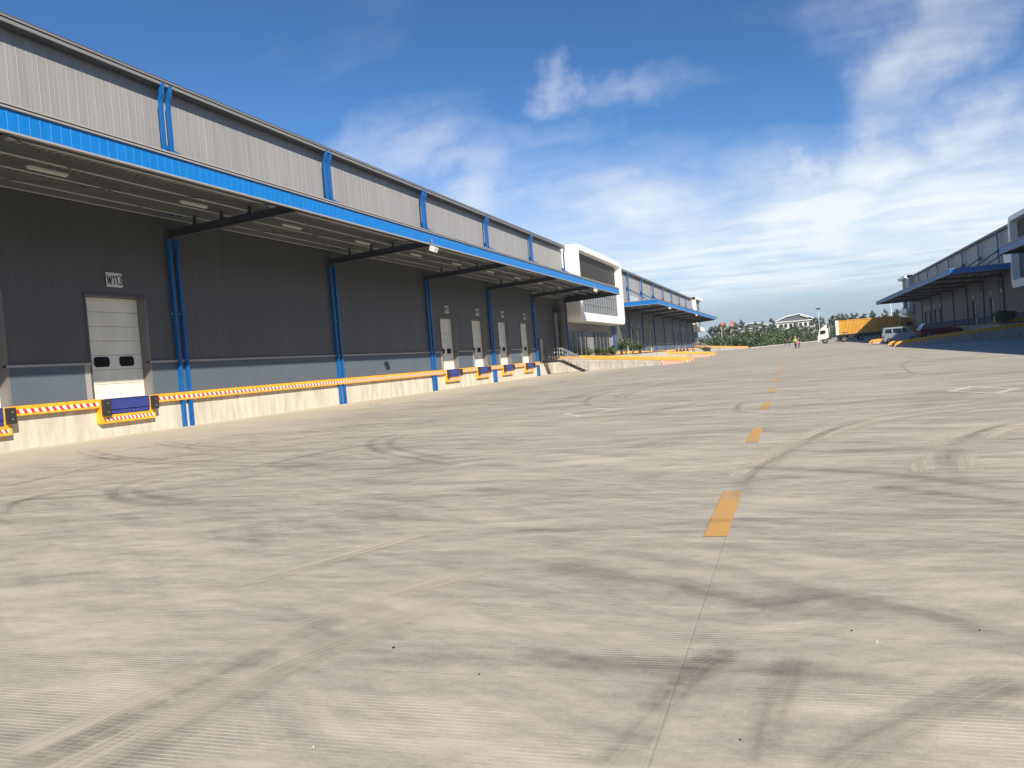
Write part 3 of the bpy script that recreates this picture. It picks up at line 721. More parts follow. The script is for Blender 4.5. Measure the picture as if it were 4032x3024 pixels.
colsA = [-9.2, 2.95, 15.1, 27.35, 39.5, 51.75, 63.9, 76.15, 88.3]
wh1 = warehouse(-1, -14.0, 88.4, 0.0, -13.5, 88.35, 'long grey warehouse with blue canopy edge and loading doors, nearest on the left', [(y, NUM[y]) for y in DA], 6.05, True, recess_from=76.3, cols=colsA)
colsB = [113.2 + 12.22 * k for k in range(0, 9)]
DB = [126.3, 132.35, 138.5, 144.6, 174.9, 181.0, 187.1, 193.4]
NB = ['W108', 'W107', 'W106', 'W105', 'W104', 'W103', 'W102', 'W101']
wh2 = warehouse(-1, 113.0, 212.3, .15, 115.3, 211.6, 'grey warehouse with blue canopy beyond the white framed office, left of the yard', list(zip(DB, NB)), 6.05, False, cols=colsB, win=(126.5, 134.8, 8.75, 10.4))
colsC = [-34, -21.7, -9.4, 2.9, 15.1, 27.35, 39.5, 51.75, 63.9, 76.15, 88.3]
wh3 = warehouse(1, -44.0, 88.4, 0.0, -43.0, 88.35, 'shaded warehouse whose blue canopy end juts in at the right edge', [(y, '') for y in (53.65, 59.73, 65.75, 71.85)], 8.3, False, cols=colsC)
colsD = [114.4 + 12.1 * k for k in range(0, 9)]
DD = [126.4, 132.3, 138.4, 144.3, 174.9, 181.0, 187.1, 193.4]
wh4 = warehouse(1, 113.0, 211.5, .10, 114.2, 207.2, 'dark shaded warehouse with blue edged canopy on the right of the yard', [(y, '') for y in DD], 8.3, False, cols=colsD, win=(114.8, 125.0, 8.75, 10.4))

XL, XR = outward(-1), outward(1)
for y in DA:
    w = {4.6: 'the third loading door left of W113', 10.65: 'the second loading door left of W113', 16.75: 'the loading door just left of W113', 22.86: 'the large near loading door', 53.65: 'the first of four farther doors', 59.73: 'the second of four farther doors', 65.75: 'the third of four farther doors', 71.85: 'the fourth of four farther doors'}[y]
    if y < 14: continue
    sign_plate(XL, -1, y + (1.34 if y < 30 else 1.3), 5.63, NUM[y], 'white plate reading ' + NUM[y] + ' above ' + w, 'door number signs on the near left warehouse')
ordn = ['first', 'second', 'third', 'fourth', 'fifth', 'sixth', 'seventh', 'eighth']
for i, y in enumerate(DB): sign_plate(XL, -1, y + 1.3, 5.85, NB[i], 'small door number plate over the %s door of the far left warehouse' % ordn[i], 'door number signs on the far left warehouse')
for i, y in enumerate(DD): sign_plate(XR, 1, y + 1.3, 5.83, '', 'pale plate over the %s door, counted from the near end, of the shaded warehouse' % ordn[i], 'door number plates on the shaded warehouse')

# lamps under the canopies: each hangs from the canopy and is a thing of its own
lm = MB(); lm.box(-.075, .075, -.66, .66, -.05, .0, m_lamp); lm.box(-.05, .05, -.64, .64, -.085, -.05, m_lamp); lmesh = lm.mesh('tube_light')
nl = 0
for k in range(12):
    y = 12.45 + 6.15 * k
    o = link('tube_light', lmesh, None, (-19.72, y, 8.03)); nl += 1
    col_name = ['over the left edge of the picture', 'left of the W113 downpipes', 'just right of the first beam', 'second bay, near its left beam', 'second bay, near its right beam', 'third bay, near its left beam', 'third bay, near its right beam', 'fourth bay, near its left beam', 'fourth bay, near its right beam', 'fifth bay, near its left beam', 'fifth bay, near its right beam', 'last before the office']
    tag(o, 'white tube light under the near canopy, ' + col_name[k], 'light', 'tube lights under the near left canopy')
def flood(x, y, z, side, label):
    t = thing('floodlight', label, 'light', (x, y, z), 0, 'floodlights under the canopy edges')
    s_ = 1 if side < 0 else -1
    b = MB(); b.box(-.03, .03, -.03, .03, 0, .28, m_steel); b.build('bracket', t)
    b = MB(); b.grid([[(s_ * a, y_, z_) for a, z_ in ((-.10, -.30), (.16, -.42), (.26, -.20), (0, -.06))] for y_ in (-.22, .22)], m_lamp, closed=True, smooth=False, cap=True); b.build('housing', t)
    b = MB(); b.grid([[(s_ * a, y_, z_) for a, z_ in ((.03, -.375), (.16, -.435), (.17, -.425), (.04, -.365))] for y_ in (-.19, .19)], m_glassw, closed=True, smooth=False, cap=True); b.build('lens', t)
flood(-16.95, 39.2, 7.80, -1, 'white floodlight under the canopy edge at the second near beam')
flood(-16.95, 76.2, 7.80, -1, 'white floodlight under the canopy edge beside the white office')
flood(-16.95, 88.0, 7.80, -1, 'small lamp at the far corner of the near canopy before the office glass')
for i, y in enumerate((126, 163, 205)): flood(-16.95, y, 7.95, -1, 'floodlight under the far left canopy edge, ' + ['nearest of three', 'middle of three', 'farthest of three'][i])

# ------------------------------------------------------------------ recessed entrance bay of the near left warehouse
Xr_ = -24.3
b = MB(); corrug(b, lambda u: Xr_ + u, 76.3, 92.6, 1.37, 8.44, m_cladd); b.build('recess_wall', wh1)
b = MB(); b.box(Xr_ - .3, Xr_, 76.3, 88.4, 0, 1.36, m_conc); b.build('dock_wall', wh1)
b = MB(); b.box(Xr_, -23.56, 76.15, 76.3, 0, 7.41, m_clad); b.build('recess_wall', wh1)
b = MB(); b.box(Xr_, -22.95, 76.3, 88.3, 8.05, 8.15, m_deck); b.build('recess_soffit', wh1)
sh = MB(); sh.box(Xr_ + .03, Xr_ + .05, 87.6, 91.2, 1.40, 6.55, m_trim); shut = sh.build('roller_shutter', wh1)
ss = MB()
for i in range(34):
    z = 1.42 + i * .15
    ss.grid([[(Xr_ + .06, y, z), (Xr_ + .10, y, z + .04), (Xr_ + .10, y, z + .10), (Xr_ + .06, y, z + .145)] for y in (87.65, 91.1)], m_louv, smooth=False)
ss.build('shutter_slats', shut, kind='stuff')
b = MB(); b.box(Xr_, Xr_ + .30, 91.2, 91.45, 1.37, 6.7, m_dtrim); b.box(Xr_, Xr_ + .10, 87.35, 87.6, 1.37, 6.7, m_dtrim); b.box(Xr_, Xr_ + .32, 87.35, 91.45, 6.55, 6.75, m_dtrim); b.build('shutter_frame', shut)
b = MB(); b.box(Xr_ + .02, Xr_ + .12, 81.1, 82.3, 1.39, 3.75, m_dtrim); sd_ = b.build('side_door', wh1)
b = MB(); b.box(Xr_ + .12, Xr_ + .135, 81.2, 82.2, 1.42, 3.65, m_mull); b.build('door_leaf', sd_)
b = MB(); b.box(Xr_ + .135, Xr_ + .18, 81.28, 81.32, 2.3, 2.45, m_steel); b.build('handle', sd_)

m_rail = mat('grey_rail_paint', (.30, .31, .32), .5)
def stair(x0, y0, zt, x1, x2, label, w=1.2, z0=0.0):
    """platform x0..x1 at height zt, flight x1..x2 down to the yard, rails both sides"""
    t = thing('steel_stair', label, 'stairs', (0, 0, 0))
    b = MB(); b.box(x0, x1, y0, y0 + w, zt - .04, zt, m_steel); b.build('platform', t)
    for y in (y0 - .03, y0 + w):
        b = MB(); b.box(x0, x1, y, y + .03, zt - .20, zt - .002, m_black)
        b.prism([(x1, zt - .002), (x2, z0 + .02), (x2 - .35, z0 + .0), (x1, zt - .22)], 'y', y, y + .03, m_black); b.build('stringer', t)
    n = 8
    for i in range(n):
        f = (i + .5) / n; b = MB(); x = x1 + (x2 - x1) * f; z = zt + (z0 - zt) * f
        b.box(x - .15, x + .15, y0 + .001, y0 + w - .001, z - .03, z, m_steel); b.build('tread', t)
    for y in (y0 + .03, y0 + w - .03):
        b = MB(); rail = [(x0 + .15, y, zt + 1.2), (x1, y, zt + 1.2), (x2, y, z0 + 1.15), (x2, y, z0 + 1.0)]
        b.tube(rail, .036, m_rail, 6); b.build('handrail', t)
        for hh in (.4, .8):
            b = MB(); b.tube([(x0 + .15, y, zt + hh), (x1, y, zt + hh), (x2, y, z0 + hh)], .020, m_rail, 5); b.build('mid_rail', t)
        for x in [x0 + .15 + (x1 - x0 - .15) * k / 3 for k in range(4)]:
            b = MB(); b.tube([(x, y, zt), (x, y, zt + 1.2)], .030, m_rail, 6); b.build('baluster', t)
        for f in (.34, .67, 1.0):
            x = x1 + (x2 - x1) * f; z = zt + (z0 - zt) * f
            b = MB(); b.tube([(x, y, z), (x, y, z + 1.17)], .030, m_rail, 6); b.build('baluster', t)
    return t
stair(-24.3, 82.3, 1.38, -22.5, -19.95, 'steel stair with handrails at the far end of the near left dock')
stair(-23.0, 206.2, 1.75, -21.6, -18.6, 'distant steel stair at the far end of the second left dock', z0=.33)

# ------------------------------------------------------------------ office blocks in rounded white frames
def rrect(y0, y1, z0, z1, r, n=6):
    P = []
    for cy, cz, a in ((y1 - r, z1 - r, 0), (y0 + r, z1 - r, 90), (y0 + r, z0 + r, 180), (y1 - r, z0 + r, 270)):
        for k in range(n + 1):
            t = R(a + 90 * k / n); P.append((cy + r * math.cos(t), cz + r * math.sin(t)))
    return P
def office(side, y0, y1, dz, label, openend=False, front=1.55, detail=True):
    X = outward(side); t = thing('office_block', label, 'office', (0, 0, 0))
    z0, z1 = 5.45 + dz, 14.0 + dz
    out = rrect(y0, y1, z0, z1, .95); inn = rrect(y0 + 1.25, y1 - .8 if not openend else y1 - .02, z0 + 1.0, z1 - .62, .45)
    def loop(P, u, grow=0.0):
        cy, cz = (y0 + y1) / 2, (z0 + z1) / 2
        return [(X(u), y + (grow if y > cy else -grow), z + (grow if z > cz else -grow)) for y, z in P]
    b = MB()
    if not openend:
        b.grid([loop(out, -.2), loop(out, front - .06), loop(out, front, -.05)], m_white, closed=True, smooth=False)
        b.grid([loop(out, front, -.05), loop(inn, front, .03)], m_white, closed=True, smooth=False)
        b.grid([loop(inn, front, .03), loop(inn, front - .05, 0), loop(inn, front - .85, 0)], m_white, closed=True, smooth=False)
    else:
        ubox(b, X, -.2, front - .5, y0, y0 + 1.2, z0 + .9, z1 - .001, m_white)
        ubox(b, X, -.2, front, y0, y1, z1 - .62, z1, m_white); ubox(b, X, -.2, front, y0 + .4, y1, z0, z0 + 1.0, m_white)
        ubox(b, X, -.2, front - .3, y0 + .001, y0 + .4, z0 + .3, z0 + 1.0, m_white)
    b.build('white_frame', t)
    up = front - .85
    b = MB(); ubox(b, X, -40, -.82, y0 + .3, y1 - .3, 0, z0 + .101, m_offw); ubox(b, X, -40, -.2, y0 + .3, y1 - .3, z0 + .102, z1 - .4, m_offw); b.build('body', t)
    iy0, iy1, iz0, iz1 = y0 + 1.25, y1 - .8, z0 + 1.0, z1 - .62
    if not openend:
        for k, z in enumerate([z0 + 2.3, z0 + 4.6, z0 + 6.9]):
            b = MB(); ubox(b, X, -.1, front - .1, y0 - .004, y0 + .01, z - .012, z + .012, m_trim); b.build('panel_joint', t)
    zl = iz1 - 2.75
    b = MB(); ubox(b, X, -.1, up - .12, iy0 - .1, iy1 + .1, zl, iz1 + .1, m_dtrim); lv = b.build('louvre_screen', t)
    ns = 23
    if detail:
        s_ = MB(); L_ = iy1 - iy0
        f = (lambda u: u) if side < 0 else (lambda u: -u)
        s_.grid([[(f(0), y, 0), (f(-.10), y, .055), (f(-.10), y, .065), (f(.012), y, .018)] for y in (0, L_)], m_louv, closed=True, smooth=False, cap=True)
        me = s_.mesh('louvre_slat')
        for i in range(ns): link('louvre_slat', me, lv, (X(up), iy0, zl + .06 + (iz1 - zl - .1) * i / ns))
    else:
        s_ = MB()
        for i in range(ns):
            z = zl + .06 + (iz1 - zl - .1) * i / ns; ubox(s_, X, up - .08, up, iy0, iy1, z, z + .05, m_louv)
        s_.build('louvre_slats', lv, kind='stuff')
    # curtain glazing with fins
    b = MB(); ubox(b, X, -.1, up - .16, iy0 - .1, iy1 + .1, iz0 - .1, zl + .002, m_dark); gz_ = b.build('glazing', t)
    n = 17 if not openend else 9; w = (iy1 - iy0) / n; zr_ = [iz0, iz0 + 1.25, iz0 + 2.6, zl]
    for i in range(n):
        for za, zb in zip(zr_, zr_[1:]):
            k = MB(); ubox(k, X, up - .15, up - .12 + random.uniform(-.004, .004), iy0 + i * w + .03, iy0 + (i + 1) * w - .03, za + .03, zb - .03, m_glass); k.build('pane', gz_)
    for i in range(n + 1):
        k = MB(); y = iy0 + i * w; ubox(k, X, up - .14, up + .06, y - .035, y + .035, iz0, zl, m_mull); k.build('mullion', gz_)
    for z in zr_[1:-1]:
        k = MB(); ubox(k, X, up - .14, up + .0, iy0, iy1, z - .03, z + .03, m_mull); k.build('transom', gz_)
    # ground floor wall with tall entrance windows
    u0 = -.3
    b = MB(); ubox(b, X, -.8, u0, y0 - .2, y1 - .6, 0, z0 + .1, m_offw); gw = b.build('ground_floor_wall', t)
    b = MB()
    for z in (2.9, 4.3): ubox(b, X, u0, u0 + .008, y0 - .2, y1 - .6, z + dz - .01, z + dz + .01, m_dtrim)
    b.build('wall_joint', gw)
    for wy0, wy1 in ((y0 + .9, y0 + 9.5), (y0 + 13.4, y0 + 22.1)):
        if wy1 > y1: continue
        b = MB(); ubox(b, X, u0, u0 + .05, wy0 - .08, wy1 + .08, 1.45 + dz, 4.5 + dz, m_black); w_ = b.build('entrance_window', t)
        nn = 8; ww = (wy1 - wy0) / nn
        for i in range(nn):
            for za, zb in ((1.5, 3.62), (3.7, 4.42)):
                k = MB(); ubox(k, X, u0 + .05, u0 + .058, wy0 + i * ww + .04, wy0 + (i + 1) * ww - .04, za + dz, zb + dz, m_entr); k.build('pane', w_)
            k = MB(); ubox(k, X, u0 + .05, u0 + .09, wy0 + i * ww - .05, wy0 + i * ww + .05, 1.45 + dz, 4.5 + dz, m_mull if i % 2 else m_black); k.build('mullion', w_)
    return t
office(-1, 88.95, 114.5, 0, 'white framed office block with louvres and glass between the two left warehouses')
office(1, 88.95, 114.4, 0, 'shaded white framed office block at the right edge of the picture', front=1.7)
office(-1, 213.0, 226.3, .2, 'small distant white office block beyond the far left warehouse', openend=True, detail=False)
office(1, 211.6, 224.5, .2, 'distant white office block past the right warehouse', openend=True, detail=False)

# ------------------------------------------------------------------ access ramps with yellow topped walls
def ramp(side, Y0, Y1, u_tip, label, u_in=-1.2, pieces=True):
    X = outward(side); t = thing('access_ramp', label, 'ramp', (0, 0, 0)); g0 = zg(Y0)
    zc = lambda u: g0 + .48 + (1.32) * (u_tip - u) / (u_tip - u_in)          # top of the walls
    b = MB(); b.prism([(X(u_tip - .1), g0 + .012), (X(u_in), g0 + .012), (X(u_in), g0 + 1.38)], 'y', Y0 + .301, Y1 - .001, m_concg); b.build('ramp_slab', t)
    for Y in (Y0, Y1):
        cap = MB(); n = 6; um = u_tip
        cs = [(-.02, -.24), (-.02, -.05), (.03, 0), (.27, 0), (.32, -.05), (.32, -.24)]
        rows = []
        us = [u_in, (u_in + um) / 2, um - .55]
        for u in us: rows.append([(X(u), Y + a, zc(u) + h) for a, h in cs])
        for k in range(1, n + 1):
            th = R(90 * k / n); zz = zc(um - .55); rad = zz - g0
            uu = um - .55 + .60 * math.sin(th); zt_ = g0 + rad * math.cos(th) * 1.0
            rows.append([(X(uu), Y + a, max(zt_ + h * (1 if k < 5 else .3), g0 - .02)) for a, h in cs])
        cap.grid(rows, m_yelc, smooth=False, cap=False, closed=True)
        cap.face(rows[0], m_yelc); cap.build('yellow_coping', t)
        npn = round((um - .6 - u_in) / 1.27); w = (um - .6 - u_in) / npn
        for k in range(npn):
            a, c = u_in + k * w, u_in + (k + 1) * w
            q = MB(); g_ = .02
            q.prism([(X(a + g_), g0 - .05), (X(c - g_), g0 - .05), (X(c - g_), zc(c) - .56), (X(a + g_), zc(a) - .56)], 'y', Y, Y + .3, m_concg)
            q.build('concrete_panel', t)
            q = MB(); q.prism([(X(a), zc(a) - .545), (X(c), zc(c) - .545), (X(c), zc(c) - .235), (X(a), zc(a) - .235)], 'y', Y + .006, Y + .294, m_concg); q.build('upstand', t)
        # painted red and white end
        q = MB(); us0, us1 = um - 2.6, um - .35; ns = 8
        for k in range(ns * 2):
            a = us0 + (us1 - us0) * k / (ns * 2); c = a + (us1 - us0) / (ns * 2); sl = .10
            def cl(v): return min(max(v, us0), us1)
            zt0 = zc((a + c) / 2) - .245; zb0 = max(zt0 - .46, g0 + .01)
            q.face([(X(cl(a + sl)), Y - .004, zb0), (X(cl(c + sl)), Y - .004, zb0), (X(cl(c - sl)), Y - .004, zt0), (X(cl(a - sl)), Y - .004, zt0)], m_red if k % 2 == 0 else m_wht)
        q.build('red_white_stripes', t)
    return t
ramp(-1, 86.9, 93.6, 12.75, 'concrete ramp with yellow coping, nearest on the left below the white office')
ramp(-1, 114.6, 121.0, 12.9, 'second concrete ramp with yellow coping, left, just behind the planter')
ramp(-1, 212.2, 218.0, 12.8, 'farthest concrete ramp with yellow coping, left, in front of the bushes')
ramp(1, 86.9, 92.6, 17.9, 'ramp with striped end on the right, nearer one, in front of the van')
ramp(1, 112.5, 117.6, 17.6, 'ramp with striped end on the right, farther one, behind the van')
ramp(1, 205.0, 211.0, 17.2, 'farthest striped ramp end on the right, behind the truck')
for side, lab, e in ((-1, 'raised concrete forecourt with planter in front of the left office', 7.2), (1, 'raised concrete forecourt in front of the right office', 7.0)):
    X = outward(side); t = thing('forecourt', lab, 'platform', (0, 0, 0))
    b = MB(); ubox(b, X, -1.2, e - 1.8, 94.0, 114.5, 0, 1.37, m_concg); b.build('slab', t)
    b = MB(); ubox(b, X, 1.0, e, 96.2, 96.45, 0, 1.38, m_concg); ubox(b, X, e - .25, e, 96.46, 112, 0, 1.38, m_concg); b.build('planter_wall', t)
    b = MB(); ubox(b, X, .95, e + .05, 96.14, 96.5, 1.384, 1.46, m_dtrim); ubox(b, X, e - .3, e + .05, 96.5, 112, 1.384, 1.455, m_dtrim); b.build('coping', t)
    b = MB(); ubox(b, X, 1.0, e - .26, 96.46, 99.2, 1.0, 1.42, mat('soil', (.08, .055, .035), .95, 0, .3, 3)); b.build('soil', t)
t = thing('post', 'slim grey post standing before the planter by the left office', 'post', (-18.0, 96.0, 0))
b = MB(); b.tube([(0, 0, 0), (0, 0, 2.35)], .06, m_steel, 8); b.build('shaft', t)
b = MB(); b.tube([(0, 0, 2.35), (0, 0, 2.4)], .075, m_steel, 8); b.build('cap', t)

# far kerb in front of the bushes
b = MB()
for (xa, ya), (xb, yb) in zip(KERB[1:], KERB[2:]):
    d = (Vector((xb, yb)) - Vector((xa, ya))).normalized(); nrm = Vector((-d.y, d.x)) * .35
    b.grid([[(xa, ya, zg(ya) - .05), (xa, ya, zg(ya) + .16), (xa + nrm.x, ya + nrm.y, zg(ya) + .16), (xa + nrm.x, ya + nrm.y, zg(ya) - .05)],
            [(xb, yb, zg(yb) - .05), (xb, yb, zg(yb) + .16), (xb + nrm.x, yb + nrm.y, zg(yb) + .16), (xb + nrm.x, yb + nrm.y, zg(yb) - .05)]], m_concg, closed=True, smooth=False, cap=True)
b.build('kerb', kind='structure')

# ------------------------------------------------------------------ vegetation
def leafm(name, a, b_, sc):
    m = bpy.data.materials.new(name); m.use_nodes = True; t = m.node_tree; t.nodes.clear(); N = NT(t)
    o = N.n('ShaderNodeOutputMaterial'); p = N.n('ShaderNodeBsdfPrincipled'); t.links.new(p.outputs[0], o.inputs[0])
    pos = N.n('ShaderNodeNewGeometry').outputs['Position']
    f = N.ramp(N.noise(pos, sc, 4, .7), .35, .65, 0, 1); N.put(p.inputs['Base Color'], N.mix(f, a, b_))
    p.inputs['Roughness'].default_value = .6; p.inputs['Subsurface Weight'].default_value = 0
    return m
m_leaf = leafm('shrub_leaves', (.022, .044, .018), (.058, .092, .030), .12)
m_tree = leafm('tree_leaves', (.042, .062, .038), (.085, .108, .058), .5)
m_cyc = leafm('cycad_leaves', (.02, .05, .012), (.06, .10, .025), 1.5)
m_bush = leafm('clipped_bush_leaves', (.04, .085, .015), (.10, .15, .03), 1.5)
m_brn = leafm('dark_heap_leaves', (.03, .03, .015), (.07, .06, .03), 1.5)
m_bark = mat('bark', (.10, .08, .06), .9, 0, .2, 4)
rv = random.Random(5)
def rdir(r=rv):
    z = r.uniform(-1, 1); a = r.uniform(0, 6.283); q = math.sqrt(1 - z * z); return Vector((q * math.cos(a), q * math.sin(a), z))
def leaves(b, c, rad, n, size, m, flat=1.0, shell=.55):
    for _ in range(n):
        d = rdir(); p = c + Vector((d.x * rad[0], d.y * rad[1], d.z * rad[2])) * rv.uniform(shell, 1.0)
        u = rdir(); v = u.cross(rdir()).normalized(); s_ = size * rv.uniform(.6, 1.3)
        b.face([p - u * s_ * .5, p + v * s_ * .35, p + u * s_ * .5, p - v * s_ * .35], m)
def tree_variant(seed, h, w):
    """tapered trunk with limbs ending in separate leaf clumps"""
    global rv
    rv = random.Random(seed)
    tk = MB(); top = Vector((rv.uniform(-.4, .4), rv.uniform(-.4, .4), h * .86)); rows = [Vector((0, 0, 0)), Vector((.1, 0, h * .3)), Vector((top.x * .5, top.y * .5, h * .6)), top]
    tk.tube(rows, [.17, .13, .08, .03], m_bark, 6)
    cr = MB()
    for i in range(15):
        f = rv.uniform(.28, .95); a = rv.uniform(0, 6.28); L = w * (1.15 - f) * rv.uniform(.5, 1.15) + .25
        base = Vector((top.x * f, top.y * f, h * f * .86)); tip = base + Vector((math.cos(a) * L, math.sin(a) * L, L * rv.uniform(.5, 1.1)))
        tk.tube([base, (base + tip) / 2 + Vector((0, 0, -.05)), tip], [.05, .035, .015], m_bark, 4)
        for q in (tip, (base + tip * 2) / 3):
            leaves(cr, q, (rv.uniform(.45, .95), rv.uniform(.45, .95), rv.uniform(.4, .8)), 34, .42, m_tree, shell=.1)
    leaves(cr, top + Vector((0, 0, .3)), (.7, .7, .9), 60, .4, m_tree, shell=.1)
    return tk.mesh('trunk'), cr.mesh('crown')
TV = [tree_variant(100 + i, 10.0, (2.1, 2.9, 3.4, 2.4)[i]) for i in range(4)]
def kx(y):
    for (xa, ya), (xb, yb) in zip(KERB, KERB[1:]):
        if ya <= y <= yb: return xa + (xb - xa) * (y - ya) / (yb - ya)
    return -24 if y < 209 else 70
TREES = []
for X_, zt_ in [(-26.6, 9.0), (-25.1, 9.2), (-23.4, 9.5), (-21.4, 9.5), (-20.3, 8.8), (-18.2, 9.8), (-15.7, 10.4), (-13.6, 8.6), (-11.2, 9.3), (-9.1, 9.4), (-6.55, 10.0), (-5.2, 9.3)]:
    TREES.append((X_, 300, zt_))
for X_, zt_ in [(7.9, 8.9), (9.9, 8.9), (12.6, 8.0), (13.9, 9.0), (15.4, 9.5), (16.8, 9.6), (17.9, 9.4), (19.6, 9.4), (21.0, 9.1), (23.0, 8.8), (26.1, 9.5), (27.7, 7.5), (29.7, 9.6), (32.0, 8.3), (33.0, 9.3), (33.9, 8.9), (35.2, 9.9), (36.5, 8.5)]:
    TREES.append((X_ * 1.15, 345, 1.45 + (zt_ - 1.45) * 1.15))
TREES.sort()
r3 = random.Random(3)
NT_ = len(TREES)
where = ['behind the far left canopy', 'left of the pink towers', 'just left of the pink towers', 'in front of the cream tower', 'between the pink towers', 'right of the pink towers', 'tall and dense, left of the domed hall', 'over the left shoulder of the domed hall', 'behind the roof of the domed hall', 'over the crown of the domed hall', 'tall, between the domed hall and the villa', 'directly left of the big white villa',
         'right of the villa beside the lamp mast', 'just left of the truck cab', 'above the truck cab', 'behind the truck exhaust', 'above the gap between cab and container', 'above the white end of the container', 'over the left end of the container', 'over the sunlit yellow part, leftmost', 'over the sunlit yellow part, middle', 'over the sunlit yellow part, rightmost', 'tall and pointed, over the shadow edge on the container', 'short, over the shaded container', 'tall and narrow, under the canopy tip', 'left of the leaning pole', 'right of the leaning pole', 'behind the leaning pole', 'tall, beside the distant right office', 'at the foot of the distant right office']
for i, (x, y, zt_) in enumerate(TREES):
    lab = 'slender grey green tree ' + where[min(i, len(where) - 1)]
    t = thing('tree', lab, 'tree', (x, y, zg(y)), r3.uniform(0, 6.28), 'trees behind the bushes')
    h = zt_ - zg(y); s_ = h / 10.0; k = r3.randrange(4)
    t.scale = (s_ * r3.uniform(.75, 1.1), s_ * r3.uniform(.75, 1.1), s_)
    link('trunk', TV[k][0], t); link('crown', TV[k][1], t)
# belt of bushes filling the waste ground beyond the kerb
b = MB(); rv = random.Random(21)
spots = []
for i in range(120):
    x = rv.uniform(-62, -9); y = rv.uniform(228, 262); spots.append((x, y))
for i in range(210):
    y = rv.uniform(222, 318); spots.append((kx(y) - 2.2 - 16 * rv.random() ** 1.5, y))
for i in range(70): spots.append((rv.uniform(9, 75), rv.uniform(333, 350)))
for x, y in spots:
    hgt = (2.5 + 2.6 * min(max((y - 220) / 90, 0), 1)) * rv.uniform(.62, 1.15)
    if x < kx(min(max(y, 217), 311)) - 6: hgt *= 1.15
    rx = rv.uniform(1.6, 3.0); n = 150
    leaves(b, Vector((x, y, zg(y) + hgt * .48)), (rx, rx, hgt * .55), n, .62, m_leaf, shell=.72)
for i in range(240):                        # rank grass and weeds along the foot
    y = rv.uniform(218, 314); x = kx(y) - rv.uniform(.7, 2.6)
    leaves(b, Vector((x, y, zg(y) + .35)), (.9, .9, .55), 16, .45, m_leaf, shell=.3)
b.build('shrub_belt', kind='stuff')

def frond_plant(name, label, loc, n, L, m, stem=.35, grp=None, droop=1.0, trunkm=None):
    t = thing(name, label, 'plant', loc, 0, grp)
    b = MB(); b.tube([(0, 0, 0), (0, 0, stem)], [.16, .13], m_bark, 7); b.build('stem', t)
    for i in range(n):
        a = 2.4 * i; e = R(75 - 62 * i / n); b = MB(); rows = []
        for k in range(7):
            q = k / 6; r_ = L * q; z = stem + L * (math.sin(e) * q - droop * .55 * q * q * math.cos(e)); rr_ = r_ * math.cos(e) + .02
            w = .20 * math.sin(math.pi * min(q * .9 + .12, 1)) * L / 1.2
            c, s_ = math.cos(a), math.sin(a)
            rows.append([(rr_ * c - w * s_, rr_ * s_ + w * c, z + w * .5), (rr_ * c, rr_ * s_, z), (rr_ * c + w * s_, rr_ * s_ - w * c, z + w * .5)])
        for r0, r1 in zip(rows, rows[1:]):              # separate leaflets with gaps between
            for j, j2 in ((0, 1), (2, 1)):
                A, B_, C_, D_ = Vector(r0[j]), Vector(r0[j2]), Vector(r1[j2]), Vector(r1[j])
                for u0, u1 in ((0, .28), (.5, .78)):
                    b.face([B_ + (C_ - B_) * u0, B_ + (C_ - B_) * u1, A + (D_ - A) * min(u1 + .25, 1.2), A + (D_ - A) * min(u0 + .3, 1.2)], m)
        b.build('frond', t)
    return t
def bush(label, loc, r, h, m, n=420, grp=None, name='bush', leaf=.13):
    t = thing(name, label, 'plant', loc, 0, grp)
    b = MB()
    for k in range(4):
        a = k * 1.7; b.tube([(0, 0, 0), (r * .35 * math.cos(a), r * .35 * math.sin(a), h * .5)], [.035, .015], m_bark, 4)
    b.build('stem', t)
    b = MB()
    for k in range(7):
        c = Vector((rv.uniform(-.4, .4) * r, rv.uniform(-.4, .4) * r, h * rv.uniform(.45, .68)))
        leaves(b, c, (r * .62, r * .62, h * .36), n // 7, leaf, m, shell=.5)
    b.build('foliage', t); return t
G1 = 'plants in the planter by the left office'
bush('round bush at the left end of the left planter', (-23.2, 97.9, 1.40), .75, 1.2, m_cyc, grp=G1)
frond_plant('cycad', 'cycad with arching fronds, leftmost in the left planter', (-22.0, 97.6, 1.40), 22, 1.25, m_cyc, grp=G1)
bush('bright green round bush right of the leftmost cycad', (-21.2, 97.7, 1.40), .55, .95, m_bush, grp=G1)
bush('dark bush in the middle of the left planter', (-20.4, 97.9, 1.40), .6, 1.15, m_cyc, grp=G1)
bush('bright clipped ball bush left of the middle cycad', (-19.95, 97.0, 1.40), .5, .95, m_bush, grp=G1)
frond_plant('cycad', 'tall cycad in the middle of the left planter', (-19.1, 97.7, 1.40), 24, 1.5, m_cyc, .55, grp=G1)
bush('large grey green shrub behind the middle cycad', (-19.2, 101.0, 1.40), 1.1, 2.2, m_tree, 700, grp=G1, leaf=.2)
bush('glossy bush behind the slim grey post', (-17.75, 97.6, 1.40), .8, 1.3, m_cyc, grp=G1)
frond_plant('cycad', 'cycad at the right end of the left planter', (-16.9, 97.6, 1.40), 22, 1.3, m_cyc, .4, grp=G1)
G2 = 'shaded bushes before the right office'
for i in range(5):
    bush('dark bush before the right warehouse, ' + ['nearest of the row', 'second of the row', 'middle of the row', 'fourth of the row', 'farthest of the row'][i], (22.4 + .5 * i, 104 + 2.6 * i, 1.40), 1.2, 1.5, m_cyc, 500, G2, leaf=.2)
bush('dark brown heap of branches beside the distant stair', (-19.6, 203.5, .33), 1.5, 1.3, m_brn, 600, None, 'brush_heap', .22)

